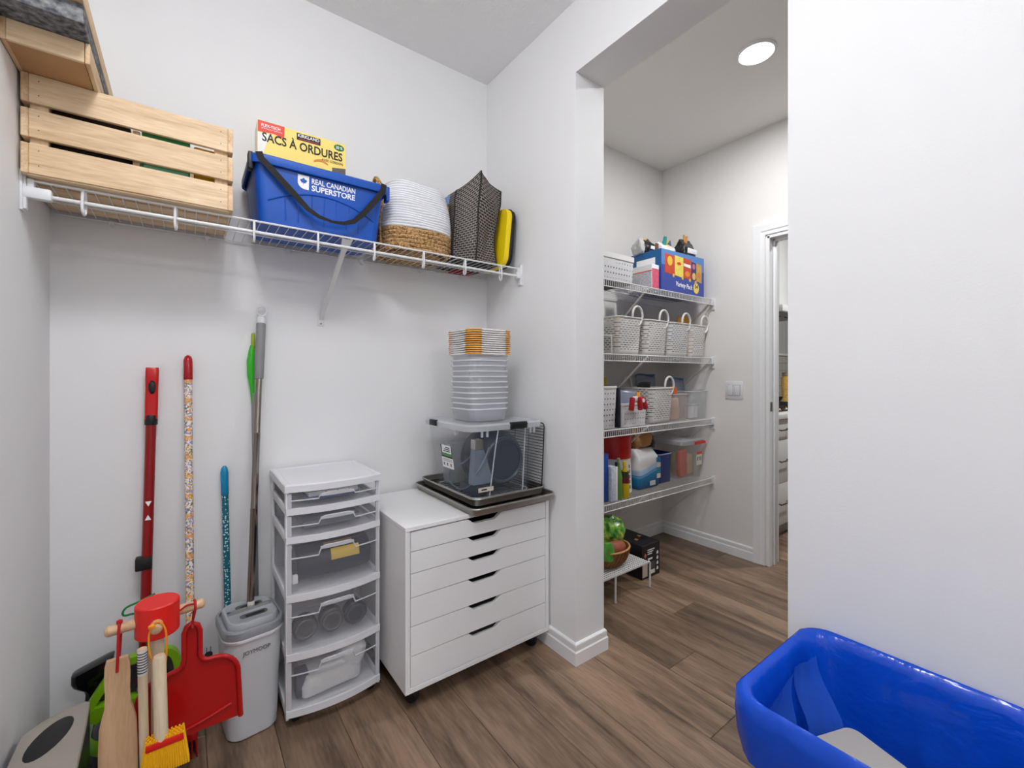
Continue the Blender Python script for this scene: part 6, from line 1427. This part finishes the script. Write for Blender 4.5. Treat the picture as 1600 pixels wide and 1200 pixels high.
# ================================================================== kitchen beyond the doorway
mat('kitchen_white', (220, 220, 218), .35)
kc0 = 1.392
for i, (xa, xb, lb) in enumerate(((3.06, 3.98, 'white kitchen drawer unit seen through the doorway'), (3.984, 5.0, 'white kitchen drawer unit farther along behind the wall'))):
    t = thing('kitchen_cabinet', lb, 'cabinet', ((xa + xb) / 2, 1.7, 0), group='white kitchen drawer units')
    q = G(); q.box(xa, xb, kc0 + .02, 2.045, .10, .872); obj('carcass', q, 'kitchen_white', t, smooth=0)
    q = G(); q.box(xa, xb, kc0 + .06, 2.04, 0.0005, .10); obj('toe_kick', q, mat('kick_grey', (170, 170, 168), .5), t, smooth=0)
    for z0, z1, hz in ((.722, .866, .795), (.407, .718, .57), (.104, .403, .264)):
        q = G(); q.box(xa + .003, xb - .003, kc0, kc0 + .02, z0, z1, bev=.002); d = obj('drawer', q, 'kitchen_white', t)
        q = G(); c = xa + .42
        if i == 0: q.tube([(c - .09, kc0 - .028, hz), (c + .09, kc0 - .028, hz)], .005, 8); q.tube([(c - .07, kc0, hz), (c - .07, kc0 - .028, hz)], .004, 8); q.tube([(c + .07, kc0, hz), (c + .07, kc0 - .028, hz)], .004, 8)
        else: q.tube([(c - .09, kc0 - .028, hz), (c + .09, kc0 - .028, hz)], .005, 8)
        obj('handle', q, mat('handle_dark', (84, 80, 76), .35, .8), d)
q = G(); q.box(3.04, 5.02, kc0 - .02, 2.048, .8725, .91, bev=.003)
solo('countertop', q, mat('quartz', (226, 225, 222), .25, var=(20, .03)), 'pale stone countertop on the white kitchen cabinets', 'countertop', (4.0, 1.72, .8725))
ck = thing('cooktop', 'black gas cooktop with iron grates on the kitchen counter', 'cooktop', (3.95, 1.70, .9105))
q = G(); q.box(3.52, 4.30, 1.46, 1.95, .9105, .918, bev=.003); obj('hob', q, mat('hob_black', (24, 24, 26), .2), ck)
for gx in (3.66, 3.92, 4.16):
    q = G()
    for dx in (-.10, 0, .10): q.tube([(gx + dx, 1.49, .948), (gx + dx, 1.92, .948)], .006, 6)
    for dy in (1.49, 1.70, 1.92): q.tube([(gx - .11, dy, .946), (gx + .11, dy, .946)], .006, 6)
    for dx in (-.10, .10):
        for dy in (1.49, 1.92): q.tube([(gx + dx, dy, .948), (gx + dx, dy, .9185)], .006, 6)
    obj('grate', q, 'soft_black', ck)
for kx in (3.62, 3.74, 3.86): q = G(); q.lathe([(.016, 0), (.016, .012), (.012, .016)], (kx, 1.472, .918), 14); obj('knob', q, 'steel', ck)
kt = thing('frying_pan', 'black frying pan standing on the gas cooktop', 'pan', (4.17, 1.78, .9548))
q = G(); q.lathe([(.085, 0), (.105, .03), (.112, .042), (.107, .040), (.083, .005)], (0, 0, 0), 24); obj('pan', q, 'soft_black', kt, local=True)
q = G(); q.tube([(-.10, -.03, .035), (-.20, -.06, .06)], .010, 8); obj('handle', q, 'black_plastic', kt, local=True)
pj_ = thing('pasta_jar', 'glass jar of golden pasta at the back of the kitchen counter', 'jar', (4.86, 1.90, .9105))
q = G(); q.lathe([(.045, 0), (.05, .005), (.05, .25), (.04, .27)], (0, 0, 0), 20); obj('pasta', q, mat('pasta_gold', (196, 146, 74), .6, var=(70, .4)), pj_, local=True)
q = G(); q.lathe([(.042, .27), (.046, .272), (.046, .30), (.04, .305)], (0, 0, 0), 20); obj('lid', q, 'steel', pj_, local=True)
# backsplash tiles
mat('splash_tile', (164, 160, 152), .2, var=(8, .06)); 
sp_ = obj('trim_2', (lambda q: (q.box(3.04, 5.49, 2.046, 2.05, .91, 1.394), q)[1])(G()), mat('grout', (190, 188, 182), .7)); sp_['kind'] = 'structure'
tsrc = None
for r in range(6):
    for c in range(5):
        x = 4.55 + c * .2 - (.1 if r % 2 else 0); z = .914 + r * .08
        if tsrc is None: q = G(); q.box(-.0985, .0985, -.004, 0, .0015, .0785, bev=.0015, seg=1); tsrc = obj('tile', q, 'splash_tile', sp_, local=True); tsrc.location = (x, 2.046, z)
        else: share(tsrc, 'tile', sp_, (x, 2.046, z))
q = G(); q.box(3.04, 5.49, 2.030, 2.05, 1.395, 1.415, bev=.002); o = struct('trim_3', q, 'kitchen_white')
ol = thing('wall_outlet', 'white wall outlet above the kitchen counter', 'outlet', (4.76, 2.042, 1.10))
q = G(); q.box(4.725, 4.795, 2.034, 2.0415, 1.04, 1.155, bev=.003); obj('plate', q, 'white_plastic', ol)
q = G(); q.box(4.742, 4.778, 2.030, 2.035, 1.055, 1.14, bev=.004); obj('sockets', q, 'white_plastic', ol)
hd = thing('range_hood', 'white range hood with a square chimney above the cooktop', 'hood', (4.24, 1.80, 1.713))
q = G(); q.box(3.88, 4.66, 1.55, 2.045, 1.713, 1.765, bev=.003); obj('canopy', q, 'kitchen_white', hd)
q = G(); q.box(3.92, 4.62, 1.58, 2.0, 1.709, 1.713); obj('filter', q, mat('filter_grey', (120, 119, 116), .4, .5), hd)
for x in (4.02, 4.30): q = G(); q.tube([(x, 1.70, 1.708), (x + .09, 1.70, 1.704), (x + .18, 1.70, 1.708)], .006, 6); obj('filter_latch', q, 'black_plastic', hd)
q = G(); q.box(4.24, 4.52, 1.72, 2.045, 1.766, H - .002, bev=.002); obj('chimney', q, 'kitchen_white', hd)
